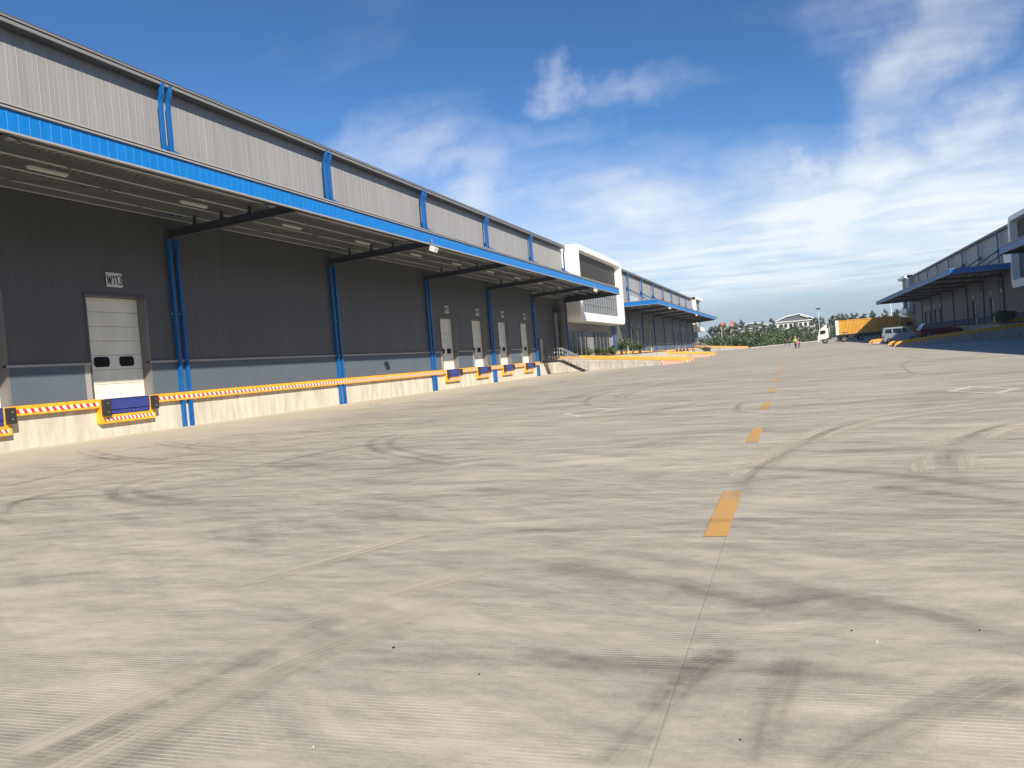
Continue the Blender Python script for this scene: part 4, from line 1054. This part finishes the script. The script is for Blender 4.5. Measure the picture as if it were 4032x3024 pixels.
# ------------------------------------------------------------------ lamp masts, poles and boards at the back
def mast(label, x, y, h, head=True, arm=False, r=.09, lean=0.0, name='lamp_mast', cat='lamp post'):
    t = thing(name, label, cat, (x, y, zg(y)))
    b = MB(); b.tube([(0, 0, 0), (lean, 0, h)], [r, r * .6], m_lamp, 8); b.build('pole', t)
    b = MB(); b.box(-.22, .22, -.22, .22, -.05, .18, m_concg); b.build('base', t)
    if head:
        b = MB(); b.grid([[(lean + s_ * .62 * a, c * .35, h + z) for s_, c in ((-1, -1), (1, -1), (1, 1), (-1, 1))] for a, z in ((.5, -.05), (1, .08), (.9, .32), (.5, .36))], m_dtrim, closed=True, smooth=False, cap=True); b.build('lamp_head', t)
    if arm:
        b = MB(); b.tube([(lean * .9, 0, h * .93), (lean * .9 + 1.1, 0, h * .95)], .05, m_lamp, 6); b.build('arm', t)
    return t
mast('tall white lamp mast with dark head rising above the truck cab', 6.95, 228, 8.45)
mast('white pole with a short arm under the right canopy tip', 27.6, 260, 9.9, head=False, arm=True, r=.16, lean=-.35, name='utility_pole', cat='pole')
mast('thin pale pole in front of the pink towers', -18.0, 236, 6.2, head=False, r=.07, name='thin_pole', cat='pole')
mast('thin grey pole just behind the truck cab', 9.9, 262, 6.4, head=False, r=.06, name='thin_pole', cat='pole')
mast('short pale pole in the bushes under the domed hall', -8.2, 246, 3.6, head=False, r=.07, name='thin_pole', cat='pole')
for x, y, z, w, h, lab in ((-17.6, 224, .5, .9, 1.3, 'small white board on the ground beyond the farthest left ramp'), (-11.6, 232, 1.3, .6, .35, 'tiny white board on a stake in front of the bushes')):
    t = thing('notice_board', lab, 'board', (x, y, zg(y)))
    b = MB(); b.box(-w / 2, w / 2, -.03, .03, z, z + h, m_white); b.build('board', t)
    b = MB(); b.box(-.04, .04, .031, .09, 0, z + h * .8, m_steel); b.build('stake', t)

# ------------------------------------------------------------------ distant buildings
m_slate = mat('slate_roof', (.10, .11, .125), .7, 0, .1, .5)
m_villa = mat('villa_wall', (.62, .61, .58), .8, 0, .05, .3)
m_pink = mat('pink_render', (.50, .17, .13), .8); m_cream = mat('cream_render', (.60, .52, .38), .8)
t = thing('villa', 'large white villa with grey gabled roof rising above the bushes', 'building', (0, 0, 0))
vx0, vx1, vy = -5.9, 10.6, 405
b = MB(); b.box(vx0, vx1, vy, vy + 16, 0, 10.3, m_villa); b.build('wall', t)
prof = [(vx0 - .7, 10.6), (-1.9, 12.4), (3.9, 13.3), (7.2, 12.1), (vx1 + .6, 10.3)]
b = MB(); b.grid([[(x, vy - .6, z) for x, z in prof], [(x, vy + 16.5, z) for x, z in prof]], m_slate, smooth=False)
b.prism(prof + [(vx1 + .6, 10.2), (vx0 - .7, 10.2)], 'y', vy - .3, vy - .02, m_slate); b.build('roof', t)
for (xa, za), (xb, zb) in zip(prof, prof[1:]):
    b = MB(); b.beam((xa, vy - .65, za), (xb, vy - .65, zb), .3, .38, m_white); b.build('bargeboard', t)
b = MB(); b.box(vx0 - .7, vx1 + .6, vy - .62, vy - .33, 9.9, 10.25, m_white); b.build('eaves', t)
b = MB(); b.beam((4.4, vy - .7, 12.6), (8.0, vy - .7, 11.2), .25, .3, m_white); b.build('bargeboard', t)
for i in range(7):
    for z in (4.6, 7.4):
        b = MB(); x = vx0 + 1.1 + i * 2.15; b.box(x, x + 1.2, vy - .05, vy - .004, z, z + 1.7, m_glassd); w = b.build('window', t)
        k = MB(); k.box(x - .08, x + 1.28, vy - .12, vy - .052, z - .15, z - .02, m_white); k.build('sill', w)
b = MB(); b.box(2.2, 3.3, vy - .9, vy - .02, 0, 9.8, m_slate); b.build('bay', t)
t = thing('domed_hall', 'low hall with a curved dark roof and white rim, left of the villa', 'building', (0, 0, 0))
hx0, hx1, hy = -22.8, -7.3, 398
arc = [(hx0 + (hx1 - hx0) * k / 14, 8.1 + 2.6 * math.sin(math.pi * (k / 14) ** .85)) for k in range(15)]
b = MB(); b.box(hx0 + .6, hx1 - .6, hy, hy + 14, 0, 8.0, m_villa); b.build('wall', t)
b = MB(); b.prism(arc + [(hx1, 7.9), (hx0, 7.9)], 'y', hy - .4, hy + 15, m_slate); b.build('roof', t)
for (xa, za), (xb, zb) in zip(arc, arc[1:]):
    b = MB(); b.beam((xa, hy - .6, za), (xb, hy - .6, zb), .3, .32, m_white); b.build('roof_rim', t)
b = MB(); b.box(hx0 + 1.8, hx1 - .4, hy - .6, hy - .42, 8.15, 8.4, m_white); b.build('beam', t)
for i in range(6):
    b = MB(); x = hx0 + 1.5 + i * 2.3; b.box(x, x + 1.3, hy - .05, hy - .004, 4.5, 7.0, m_glassd); b.build('window', t)
for j, (xa, xb, top, lab) in enumerate(((-48, -43.2, 17.0, 'cream and pink apartment tower, left one of the two'), (-41.3, -37.9, 17.6, 'pink topped cream apartment tower, right one of the two'))):
    t = thing('apartment_tower', lab, 'building', (0, 0, 0))
    b = MB(); b.box(xa, xb, 600, 614, 0, top - 2, m_cream); b.build('wall', t)
    b = MB(); b.box(xa + (.9 if j == 0 else 1.4), xb, 599.9, 613, top - 1.998, top + .5, m_pink); b.build('top_storey', t)
    for i in range(3 if j == 0 else 2):
        for z in (5, 8, 11, 13.2):
            b = MB(); x = xa + .6 + i * 1.5; b.box(x, x + .8, 599.9, 599.99, z, z + 1.3, m_glassd); b.build('window', t)
t = thing('factory', 'dark low factory roof seen over the container between the right trees', 'building', (0, 0, 0))
b = MB(); b.box(28, 60, 420, 440, 0, 7.4, m_villa); b.build('wall', t)
b = MB(); b.box(27.5, 60.5, 419.5, 440.5, 7.402, 7.9, m_slate); b.build('roof', t)

# ------------------------------------------------------------------ vehicles
m_tyre = mat('tyre', (.022, .022, .023), .8); m_rim = mat('wheel_rim', (.16, .16, .16), .5, .4)
m_vanp = mat('silver_blue_paint', (.25, .29, .34), .3, .2, 0, coat=.4); m_redp = mat('dark_red_paint', (.10, .012, .018), .3, .1, 0, coat=.6)
m_whp = mat('white_car_paint', (.62, .64, .66), .3, 0, 0, coat=.5); m_trkw = mat('white_truck_paint', (.74, .72, .66), .35, 0, .04, 1, coat=.3)
m_cont = mat('yellow_container_paint', (.62, .33, .045), .5, 0, .12, 1.6, streak=(1, 1, .3)); m_tail = mat('red_lamp_lens', (.45, .03, .02), .2)
m_chas = mat('chassis', (.025, .026, .03), .7); m_hl = mat('clear_lamp', (.7, .7, .7), .1)
def wheel(parent, x, y, z, r, w, s_):
    b = MB(); n = 20; rows = []
    for yy, q in ((-w / 2, .80), (-w / 2, .93), (-w * .35, 1), (w * .35, 1), (w / 2, .93), (w / 2, .80)):
        rows.append([(x + r * q * math.cos(2 * math.pi * k / n), y + yy, z + r * q * math.sin(2 * math.pi * k / n)) for k in range(n)])
    b.grid(rows, m_tyre, closed=True, smooth=True, cap=True); tw = b.build('wheel', parent)
    b = MB(); yo = y + s_ * w / 2
    b.grid([[(x + r * q * math.cos(2 * math.pi * k / n), yo + s_ * d, z + r * q * math.sin(2 * math.pi * k / n)) for k in range(n)] for q, d in ((.62, .004), (.56, -.02), (.25, -.01), (.2, .03))], m_rim, closed=True, smooth=False, cap=True); b.build('rim', tw)
def car(name, label, cat, loc, rz, L, Wd, lower, upper, belt, glass, wheels, wr, paint, tilt=0.0, grp=None, lights=None):
    """lower: body side outline (x,z); upper: glasshouse outline above the belt line; glass: window outlines"""
    t = thing(name, label, cat, loc, rz, grp); hw = Wd / 2
    def ins(z, top): return max(0.0, (z - belt)) / max(top - belt, .01) * .16
    b = MB(); lo = lower; cx = sum(p[0] for p in lo) / len(lo); cz = sum(p[1] for p in lo) / len(lo)
    rows = []
    for yy, sc in ((-hw, .965), (-hw * .97, 1.0), (hw * .97, 1.0), (hw, .965)):
        rows.append([(cx + (x - cx) * (1 - (1 - sc) * .4), yy, cz + (z - cz) * sc) for x, z in lo])
    b.grid(rows, paint, closed=True, smooth=False, cap=True); b.build('body', t)
    top = max(z for _, z in upper)
    b = MB(); rows = []
    for sg, e in ((-1, 0), (-1, .07), (1, .07), (1, 0)):
        rows.append([(x + (0 if e else (.02 if x < L / 2 else -.02)), sg * (hw - .03 - ins(z, top) - e * (1 if z > belt + .1 else 0)), z - (0 if e or z < top - .1 else .05)) for x, z in upper])
    b.grid(rows, paint, closed=True, smooth=False, cap=True); b.build('cabin', t)
    for poly in glass:
        for sg in (-1, 1):
            b = MB(); P = [(x, sg * (hw - .03 - ins(z, top) + .012), z) for x, z in poly]; Q = [(x, sg * (hw - .06 - ins(z, top)), z) for x, z in poly]
            b.grid([Q, P], m_glassd, closed=True, smooth=False, cap=True); b.build('side_window', t)
    # wind- and rear screens
    fr = [p for p in upper if p[0] > L * .5]; re = [p for p in upper if p[0] < L * .5]
    for nm, pp, sg in (('windscreen', fr, 1), ('rear_window', re, -1)):
        pp = sorted(pp, key=lambda p: p[1]); a = pp[0]; c = pp[-1]
        A = (a[0] + (c[0] - a[0]) * .12, a[1] + (c[1] - a[1]) * .12); C_ = (a[0] + (c[0] - a[0]) * .88, a[1] + (c[1] - a[1]) * .85)
        b = MB(); b.face([(A[0] + sg * .03, -hw * .84, A[1] + .01), (A[0] + sg * .03, hw * .84, A[1] + .01), (C_[0] + sg * .03, hw * .76, C_[1] + .01), (C_[0] + sg * .03, -hw * .76, C_[1] + .01)], m_glassd); b.build(nm, t)
    for x in wheels:
        for sg in (-1, 1):
            b = MB(); n = 14; P = [(x + wr * 1.2 * math.cos(math.pi * k / n), wr + wr * 1.2 * math.sin(math.pi * k / n)) for k in range(n + 1)] + [(x - wr * 1.2, wr * .6), (x + wr * 1.2, wr * .6)]
            b.prism(P, 'y', sg * (hw - .02), sg * (hw + .006), m_black); b.build('wheel_arch', t)
            wheel(t, x, sg * (hw - .07), wr, wr, .19, sg)
    for sg in (-1, 1):
        zt_ = lights or .8
        b = MB(); b.box(-.03, .10, sg * hw * .95 - .04, sg * hw * .95 + .06, zt_ - .13, zt_ + .15, m_tail); b.build('tail_light', t)
        b = MB(); b.box(L - .16, L - .015, sg * hw * .82 - .12, sg * hw * .82 + .12, zt_ - .22, zt_ - .05, m_hl); b.build('headlight', t)
        b = MB(); b.box(L * .66, L * .69, sg * (hw + .03) - .03, sg * (hw + .03) + .07, belt + .05, belt + .2, paint); b.build('mirror', t)
    b = MB(); b.box(-.06, .02, -hw * .9, hw * .9, .28, .48, m_chas); b.box(L - .04, L + .04, -hw * .9, hw * .9, .28, .48, m_chas); b.build('bumper', t)
    b = MB(); b.box(L * .58, L * .58 + .14, -hw - .012, -hw + .01, belt - .14, belt - .10, m_black); b.build('door_handle', t)
    return t
van = car('minivan', 'silver minivan with three side windows parked in shade by the striped ramp end', 'van', (10.05, 105.9, zg(105.9)), 0, 3.85, 1.6,
    [(0, .35), (0, 1.12), (.02, 1.2), (3.0, 1.16), (3.55, .98), (3.8, .82), (3.85, .55), (3.8, .3), (.1, .28)],
    [(.03, 1.12), (.14, 1.78), (.3, 1.88), (2.2, 1.88), (2.5, 1.78), (3.18, 1.12)], 1.15,
    [[(.22, 1.2), (.27, 1.68), (.92, 1.70), (.95, 1.2)], [(1.08, 1.2), (1.08, 1.70), (1.9, 1.71), (1.93, 1.2)], [(2.07, 1.2), (2.06, 1.71), (2.36, 1.70), (2.82, 1.22)]],
    [.62, 3.05], .30, m_vanp)
car('white_car', 'white car parked between the minivan and the dark red estate', 'car', (17.8, 110.5, zg(110)), R(180), 4.3, 1.75,
    [(0, .35), (0, .9), (.1, 1.0), (3.1, .98), (4.1, .82), (4.3, .6), (4.28, .3), (.1, .28)],
    [(.1, .98), (.55, 1.42), (.9, 1.5), (2.1, 1.5), (2.4, 1.42), (3.25, .98)], .99,
    [[(.5, 1.03), (.75, 1.38), (1.3, 1.42), (1.3, 1.03)], [(1.4, 1.03), (1.4, 1.42), (2.1, 1.41), (2.75, 1.03)]], [.8, 3.4], .32, m_whp, lights=.78)
car('red_estate_car', 'dark red estate car parked in deep shade behind the yellow ramp coping', 'car', (13.5, 103.2, .42), R(8), 4.4, 1.8,
    [(0, .4), (0, 1.0), (.05, 1.1), (3.2, 1.05), (4.2, .9), (4.4, .65), (4.35, .35), (.1, .33)],
    [(.05, 1.08), (.38, 1.55), (.6, 1.66), (2.3, 1.66), (2.6, 1.58), (3.35, 1.06)], 1.09,
    [[(.40, 1.14), (.6, 1.5), (1.1, 1.53), (1.1, 1.14)], [(1.22, 1.14), (1.22, 1.54), (2.0, 1.54), (2.0, 1.14)], [(2.1, 1.14), (2.1, 1.54), (2.4, 1.52), (2.95, 1.14)]], [.8, 3.5], .34, m_redp, lights=.95)

# container truck standing across the far end of the yard
ty = 163.5; tz = zg(ty)
t = thing('container_truck', 'white cab truck carrying a long yellow container, partly in shade', 'truck', (4.55, ty, tz))
b = MB()      # cab, outline seen from the side, front at x=0
cabp = [(.02, .75), (0, 1.25), (.12, 1.75), (.32, 2.55), (.5, 2.68), (1.78, 2.74), (1.86, 2.6), (1.86, 1.05), (1.45, .9)]
b.grid([[(.03 + x * .98, y * .985, z) for x, z in cabp] if abs(y) > 1.19 else [(x, y, z) for x, z in cabp] for y in (-1.22, -1.16, 1.16, 1.22)], m_trkw, closed=True, smooth=False, cap=True); cab = b.build('cab', t)
for sg in (-1, 1):
    b = MB(); b.prism([(.36, 1.72), (.50, 2.42), (1.40, 2.42), (1.40, 1.85), (.85, 1.72)], 'y', sg * 1.19, sg * 1.216, m_glassd); b.build('side_window', cab)
    b = MB(); b.box(.0, .12, sg * 1.25 - .05, sg * 1.25 + .05, 1.75, 2.25, m_black); b.build('mirror', cab)
    b = MB(); b.box(-.03, .12, sg * .95 - .18, sg * .95 + .18, .95, 1.15, m_hl); b.build('headlight', cab)
    b = MB(); b.box(1.05, 1.25, sg * 1.217 - .01, sg * 1.217 + .012, 1.55, 1.60, m_black); b.build('door_handle', cab)
b = MB(); b.face([(.16, -1.05, 1.82), (.16, 1.05, 1.82), (.30, 1.0, 2.5), (.30, -1.0, 2.5)], m_glassd); b.build('windscreen', cab)
b = MB(); b.prism([(.55, 2.70), (1.15, 3.22), (1.66, 3.50), (1.66, 2.73)], 'y', -.95, .95, m_trkw); b.build('roof_deflector', cab)
b = MB(); b.box(-.08, .18, -1.2, 1.2, .45, .78, m_trkw); b.build('bumper', t)
b = MB(); b.box(.6, 14.6, -.45, .45, .75, 1.0, m_chas); b.box(3.6, 14.4, -1.2, 1.2, 1.22, 1.42, m_chas); b.box(4.2, 14.0, -.5, .5, 1.0, 1.22, m_chas); b.build('chassis', t)
b = MB(); b.box(2.3, 3.3, -1.2, -.5, .5, 1.0, m_steel); b.build('fuel_tank', t)
b = MB(); b.tube([(2.05, -.8, .9), (2.05, -.8, 3.5)], .06, m_steel, 8); b.build('exhaust', t)
b = MB(); b.box(6.1, 14.3, -1.15, -1.05, .78, 1.22, m_chas); b.box(6.1, 14.3, 1.05, 1.15, .78, 1.22, m_chas); b.box(5.2, 6.4, -1.1, 1.1, .8, 1.21, m_chas); b.build('side_guard', t)
for x in (1.25, 4.45, 7.25, 11.6, 12.9):
    for sg in (-1, 1): wheel(t, x, sg * 1.02, .52, .52, .34, sg)
b = MB()
for x in (4.45, 7.25):
    for sg in (-1, 1): b.grid([[(x + .66 * math.cos(math.pi * k / 8), sg * 1.02 + w, .6 + .62 * math.sin(math.pi * k / 8)) for k in range(9)] for w in (-.22, .22)], m_chas, smooth=False)
b.build('mudguard', t)
x0, x1 = 3.25, 13.75; z0_, z1_ = 1.42, 3.95
cont = thing('shipping_container', 'long yellow corrugated container with white end, loaded on the white cab truck', 'container', (4.55, ty, tz))
b = MB()
for z in (z0_, z1_ - .14):
    for y in (-1.2, 1.08): b.box(x0 + .4, x1, y, y + .12, z, z + .14, m_cont)
for x in (x1 - .14,):
    for y in (-1.2, 1.08): b.box(x, x + .14, y, y + .12, z0_ + .14, z1_ - .14, m_cont)
b.box(x0 + .4, x1, -1.08, 1.08, z0_, z0_ + .1, m_cont); b.box(x0 + .4, x1, -1.08, 1.08, z1_ - .1, z1_ - .03, m_cont); b.build('frame', cont)
for sg in (-1, 1):
    b = MB(); n = 44; pr = []
    for i in range(n):
        p = x0 + .4 + (x1 - .14 - x0 - .4) * i / n; q = (x1 - .14 - x0 - .4) / n
        pr += [(p, 0), (p + q * .30, 0), (p + q * .45, .05), (p + q * .8, .05), (p + q * .95, 0)]
    b.grid([[(x, sg * (1.12 + d), z) for x, d in pr] for z in (z0_ + .13, z1_ - .13)], m_cont, smooth=False); b.build('side_panel', cont)
b = MB(); b.box(x0 - .08, x0 + .40, -1.22, 1.22, z0_ - .05, z1_ + .05, m_white); b.build('white_end', cont)
b = MB(); b.box(x1 - .06, x1 - .01, -1.1, 1.1, z0_ + .12, z1_ - .12, m_cont); b.build('door', cont)
b = MB()
for i in range(7): b.box(x0 + .9 + i * .15, x0 + 1.0 + i * .15, -1.182, -1.176, z0_ + .18, z0_ + .38, m_navy)
b.build('stencilled_mark', cont)

t = thing('parked_truck', 'dark yellow truck cab standing right of the long container in the shade', 'truck', (18.6, 164.5, tz))
b = MB(); b.grid([[(x, y, z) for x, z in ((0, .9), (0, 3.3), (.2, 3.5), (1.7, 3.45), (2.1, 2.9), (2.3, 1.9), (2.3, .8))] for y in (-1.2, 1.2)], m_cont, closed=True, smooth=False, cap=True); b.build('cab', t)
b = MB(); b.prism([(.9, 2.0), (.9, 2.8), (1.75, 2.8), (2.0, 2.0)], 'y', -1.22, -1.201, m_glassd); b.build('side_window', t)
b = MB(); b.box(.9, 1.6, -1.23, -1.202, 1.5, 1.8, mat('pale_yellow_plate', (.65, .55, .25), .5)); b.build('plate', t)
for x in (.7, 1.9):
    for sg in (-1, 1): wheel(t, x, sg * 1.0, .5, .5, .32, sg)
b = MB(); b.box(0, 2.3, -.5, .5, .6, .9, m_chas); b.build('chassis', t)

# ------------------------------------------------------------------ people
def person(label, loc, rz, mats, pose, props=None, h=1.72, hair=None):
    """one continuous skinned body; clothes are colour zones of its surface"""
    t = thing('person', label, 'person', loc, rz)
    J = dict(pel=(0, 0, .95), bel=(0, 0, 1.10), che=(0, 0, 1.30), nek=(0, 0, 1.47), hed=(0, -.01, 1.56), top=(0, -.01, 1.66))
    for s_, k in ((-1, 'l'), (1, 'r')):
        J['hip' + k] = (s_ * .10, 0, .90); J['kne' + k] = (s_ * .11, -.02, .50); J['ank' + k] = (s_ * .11, .02, .08); J['toe' + k] = (s_ * .12, -.14, .035)
        J['sho' + k] = (s_ * .19, 0, 1.41); J['elb' + k] = (s_ * .26, .03, 1.13); J['wri' + k] = (s_ * .25, -.05, .88); J['han' + k] = (s_ * .24, -.08, .78)
    J.update(pose)
    rad = dict(pel=.155, bel=.135, che=.165, nek=.055, hed=.088, top=.08)
    for k in 'lr': rad.update({'hip' + k: .095, 'kne' + k: .062, 'ank' + k: .045, 'toe' + k: .04, 'sho' + k: .062, 'elb' + k: .046, 'wri' + k: .032, 'han' + k: .036})
    names = list(J); E_ = [('pel', 'bel'), ('bel', 'che'), ('che', 'nek'), ('nek', 'hed'), ('hed', 'top')]
    for k in 'lr': E_ += [('pel', 'hip' + k), ('hip' + k, 'kne' + k), ('kne' + k, 'ank' + k), ('ank' + k, 'toe' + k), ('che', 'sho' + k), ('sho' + k, 'elb' + k), ('elb' + k, 'wri' + k), ('wri' + k, 'han' + k)]
    me = bpy.data.meshes.new('skeleton'); s_ = h / 1.74
    me.from_pydata([Vector(J[n]) * s_ for n in names], [(names.index(a), names.index(c)) for a, c in E_], [])
    o = bpy.data.objects.new('skeleton', me); COL.objects.link(o)
    md = o.modifiers.new('skin', 'SKIN'); 
    if not me.skin_vertices: 
        bm_ = bmesh.new(); bm_.from_mesh(me); bm_.verts.layers.skin.verify(); bm_.to_mesh(me); bm_.free()
    for i, n in enumerate(names):
        sv = me.skin_vertices[0].data[i]; sv.radius = (rad[n] * s_, rad[n] * s_ * (.72 if n in ('pel', 'bel', 'che') else 1)); sv.use_root = n == 'pel'
    md2 = o.modifiers.new('sub', 'SUBSURF'); md2.levels = 1; md2.render_levels = 1
    dg = bpy.context.evaluated_depsgraph_get(); ev = o.evaluated_get(dg); m2 = bpy.data.meshes.new_from_object(ev)
    bpy.data.objects.remove(o)
    ml = ['skin', 'top', 'legs', 'shoes', 'hair']; m2.materials.clear()
    for k in ml: m2.materials.append(mats[k])
    P = {n: Vector(J[n]) * s_ for n in names}
    for f in m2.polygons:
        c = f.center; best = min(E_, key=lambda e: seg_d(c, P[e[0]], P[e[1]])); n = best[1][:3]; z = c.z / s_
        f.use_smooth = True
        if n in ('hed', 'top'): k = 4 if (z > 1.64 or (c.y > .01 and z > 1.54)) else 0
        elif n == 'nek': k = 1 if z < 1.44 else 0
        elif n in ('bel', 'che', 'sho'): k = 1
        elif n == 'elb': k = 1
        elif n in ('wri', 'han'): k = 1 if mats.get('sleeves') and n == 'wri' else 0
        elif n in ('hip', 'kne', 'ank'): k = 2 if z > .1 else 3
        else: k = 3
        if n == 'hip' and z > .93: k = 1
        f.material_index = k
    link('body', m2, t); return t
def seg_d(p, a, b_):
    ab = b_ - a; q = max(0, min(1, (p - a).dot(ab) / max(ab.dot(ab), 1e-9))); return (p - a - ab * q).length
m_skin = mat('skin', (.48, .27, .19), .6); m_blk = mat('black_cloth', (.012, .012, .016), .9); m_shoe = mat('dark_shoe', (.02, .02, .02), .6)
m_hair = mat('black_hair', (.012, .010, .009), .6); m_hiv = mat('yellow_green_cloth', (.55, .62, .08), .8); m_grn = mat('olive_green_cloth', (.22, .30, .06), .85)
m_pinkc = mat('pink_cloth', (.75, .18, .28), .8); m_bluc = mat('blue_cloth', (.018, .035, .15), .8); m_hairr = mat('red_brown_hair', (.10, .03, .02), .6); m_hat = mat('red_helmet', (.72, .16, .12), .4)
guard = dict(skin=m_skin, top=m_blk, legs=m_blk, shoes=m_shoe, hair=m_hair)
p1 = person('man in black uniform walking away, left one of the pair', (-1.27, 182, zg(182)), R(180), guard, {'kner': (.12, -.12, .52), 'ankr': (.14, -.2, .10), 'toer': (.15, -.35, .06), 'knel': (-.11, .02, .50), 'ankl': (-.13, .22, .12), 'toel': (-.13, .1, .05)}, h=1.82)
p2 = person('man in black uniform with hands behind his back, right one of the pair', (-.48, 182.4, zg(182)), R(180), guard, {'elbl': (-.33, .12, 1.15), 'wril': (-.12, .2, 1.0), 'hanl': (-.03, .2, .98), 'elbr': (.33, .12, 1.15), 'wrir': (.12, .2, 1.0), 'hanr': (.04, .22, .97)}, h=1.72)
for p in (p1, p2):
    b = MB(); b.box(-.13, .13, .13, .145, 1.36, 1.41, m_white); b.build('back_stripe', p)
p3 = person('person in yellow green jacket and red helmet walking towards the camera', (.47, 123, zg(123)), 0, dict(skin=m_skin, top=m_hiv, legs=m_blk, shoes=m_shoe, hair=m_hat, sleeves=1),
            {'elbl': (-.30, -.05, 1.15), 'wril': (-.10, -.2, 1.18), 'hanl': (-.02, -.24, 1.2), 'elbr': (.28, 0, 1.14), 'wrir': (.24, -.12, .95), 'hanr': (.24, -.14, .86), 'knel': (-.06, -.06, .5), 'kner': (.06, 0, .5), 'ankl': (-.04, -.1, .08), 'ankr': (.05, .08, .1), 'toel': (-.04, -.25, .04), 'toer': (.06, -.06, .05)}, h=1.66)
b = MB(); b.grid([[(.145 * q * math.cos(a * .5236), -.01 + .165 * q * math.sin(a * .5236), z) for a in range(12)] for q, z in ((1.25, 1.565), (1.0, 1.57), (.95, 1.64), (.7, 1.70), (.2, 1.725))], m_hat, closed=True, smooth=True, cap=True); b.build('helmet', p3)
b = MB(); b.grid([[(.20 * q * math.cos(a * .5236), .14 * q * math.sin(a * .5236), z) for a in range(12)] for q, z in ((1.15, .74), (1.1, .95), (.98, 1.08))], m_grn, closed=True, smooth=True, cap=False); b.build('coat_skirt', p3)
p4 = person('person with red brown hair in dark blue, half hidden behind the yellow jacket', (.92, 123.9, zg(124)), 0, dict(skin=m_skin, top=m_bluc, legs=m_bluc, shoes=m_shoe, hair=m_hairr), {}, h=1.58)
t = thing('shoulder_bag', 'pink and lilac bag hanging at the side of the yellow jacketed person', 'bag', (.78, 122.75, zg(123)))
b = MB(); b.grid([[(x * q, y * q, z) for x, y in ((-.16, -.06), (.16, -.06), (.16, .06), (-.16, .06))] for q, z in ((.9, .72), (1.05, .78), (1, 1.0), (.85, 1.06))], m_pinkc, closed=True, smooth=False, cap=True); b.build('pouch', t)
b = MB(); b.tube([(-.13, 0, 1.05), (-.10, 0, 1.25), (.1, 0, 1.25), (.13, 0, 1.05)], .012, m_bluc, 5); b.build('strap', t)

# ------------------------------------------------------------------ light summer haze in one closed box
hb = MB(); hb.box(-560, 560, -300, 760, -1.3, 20.5, m_white); hz = hb.build('haze', kind='stuff')
hm = bpy.data.materials.new('haze'); hm.use_nodes = True; ht = hm.node_tree; ht.nodes.clear()
ho = ht.nodes.new('ShaderNodeOutputMaterial'); hv = ht.nodes.new('ShaderNodeVolumePrincipled'); ht.links.new(hv.outputs[0], ho.inputs['Volume'])
hv.inputs['Color'].default_value = (.80, .88, 1, 1); hv.inputs['Density'].default_value = .00024; hv.inputs['Anisotropy'].default_value = .2
hz.data.materials.clear(); hz.data.materials.append(hm)
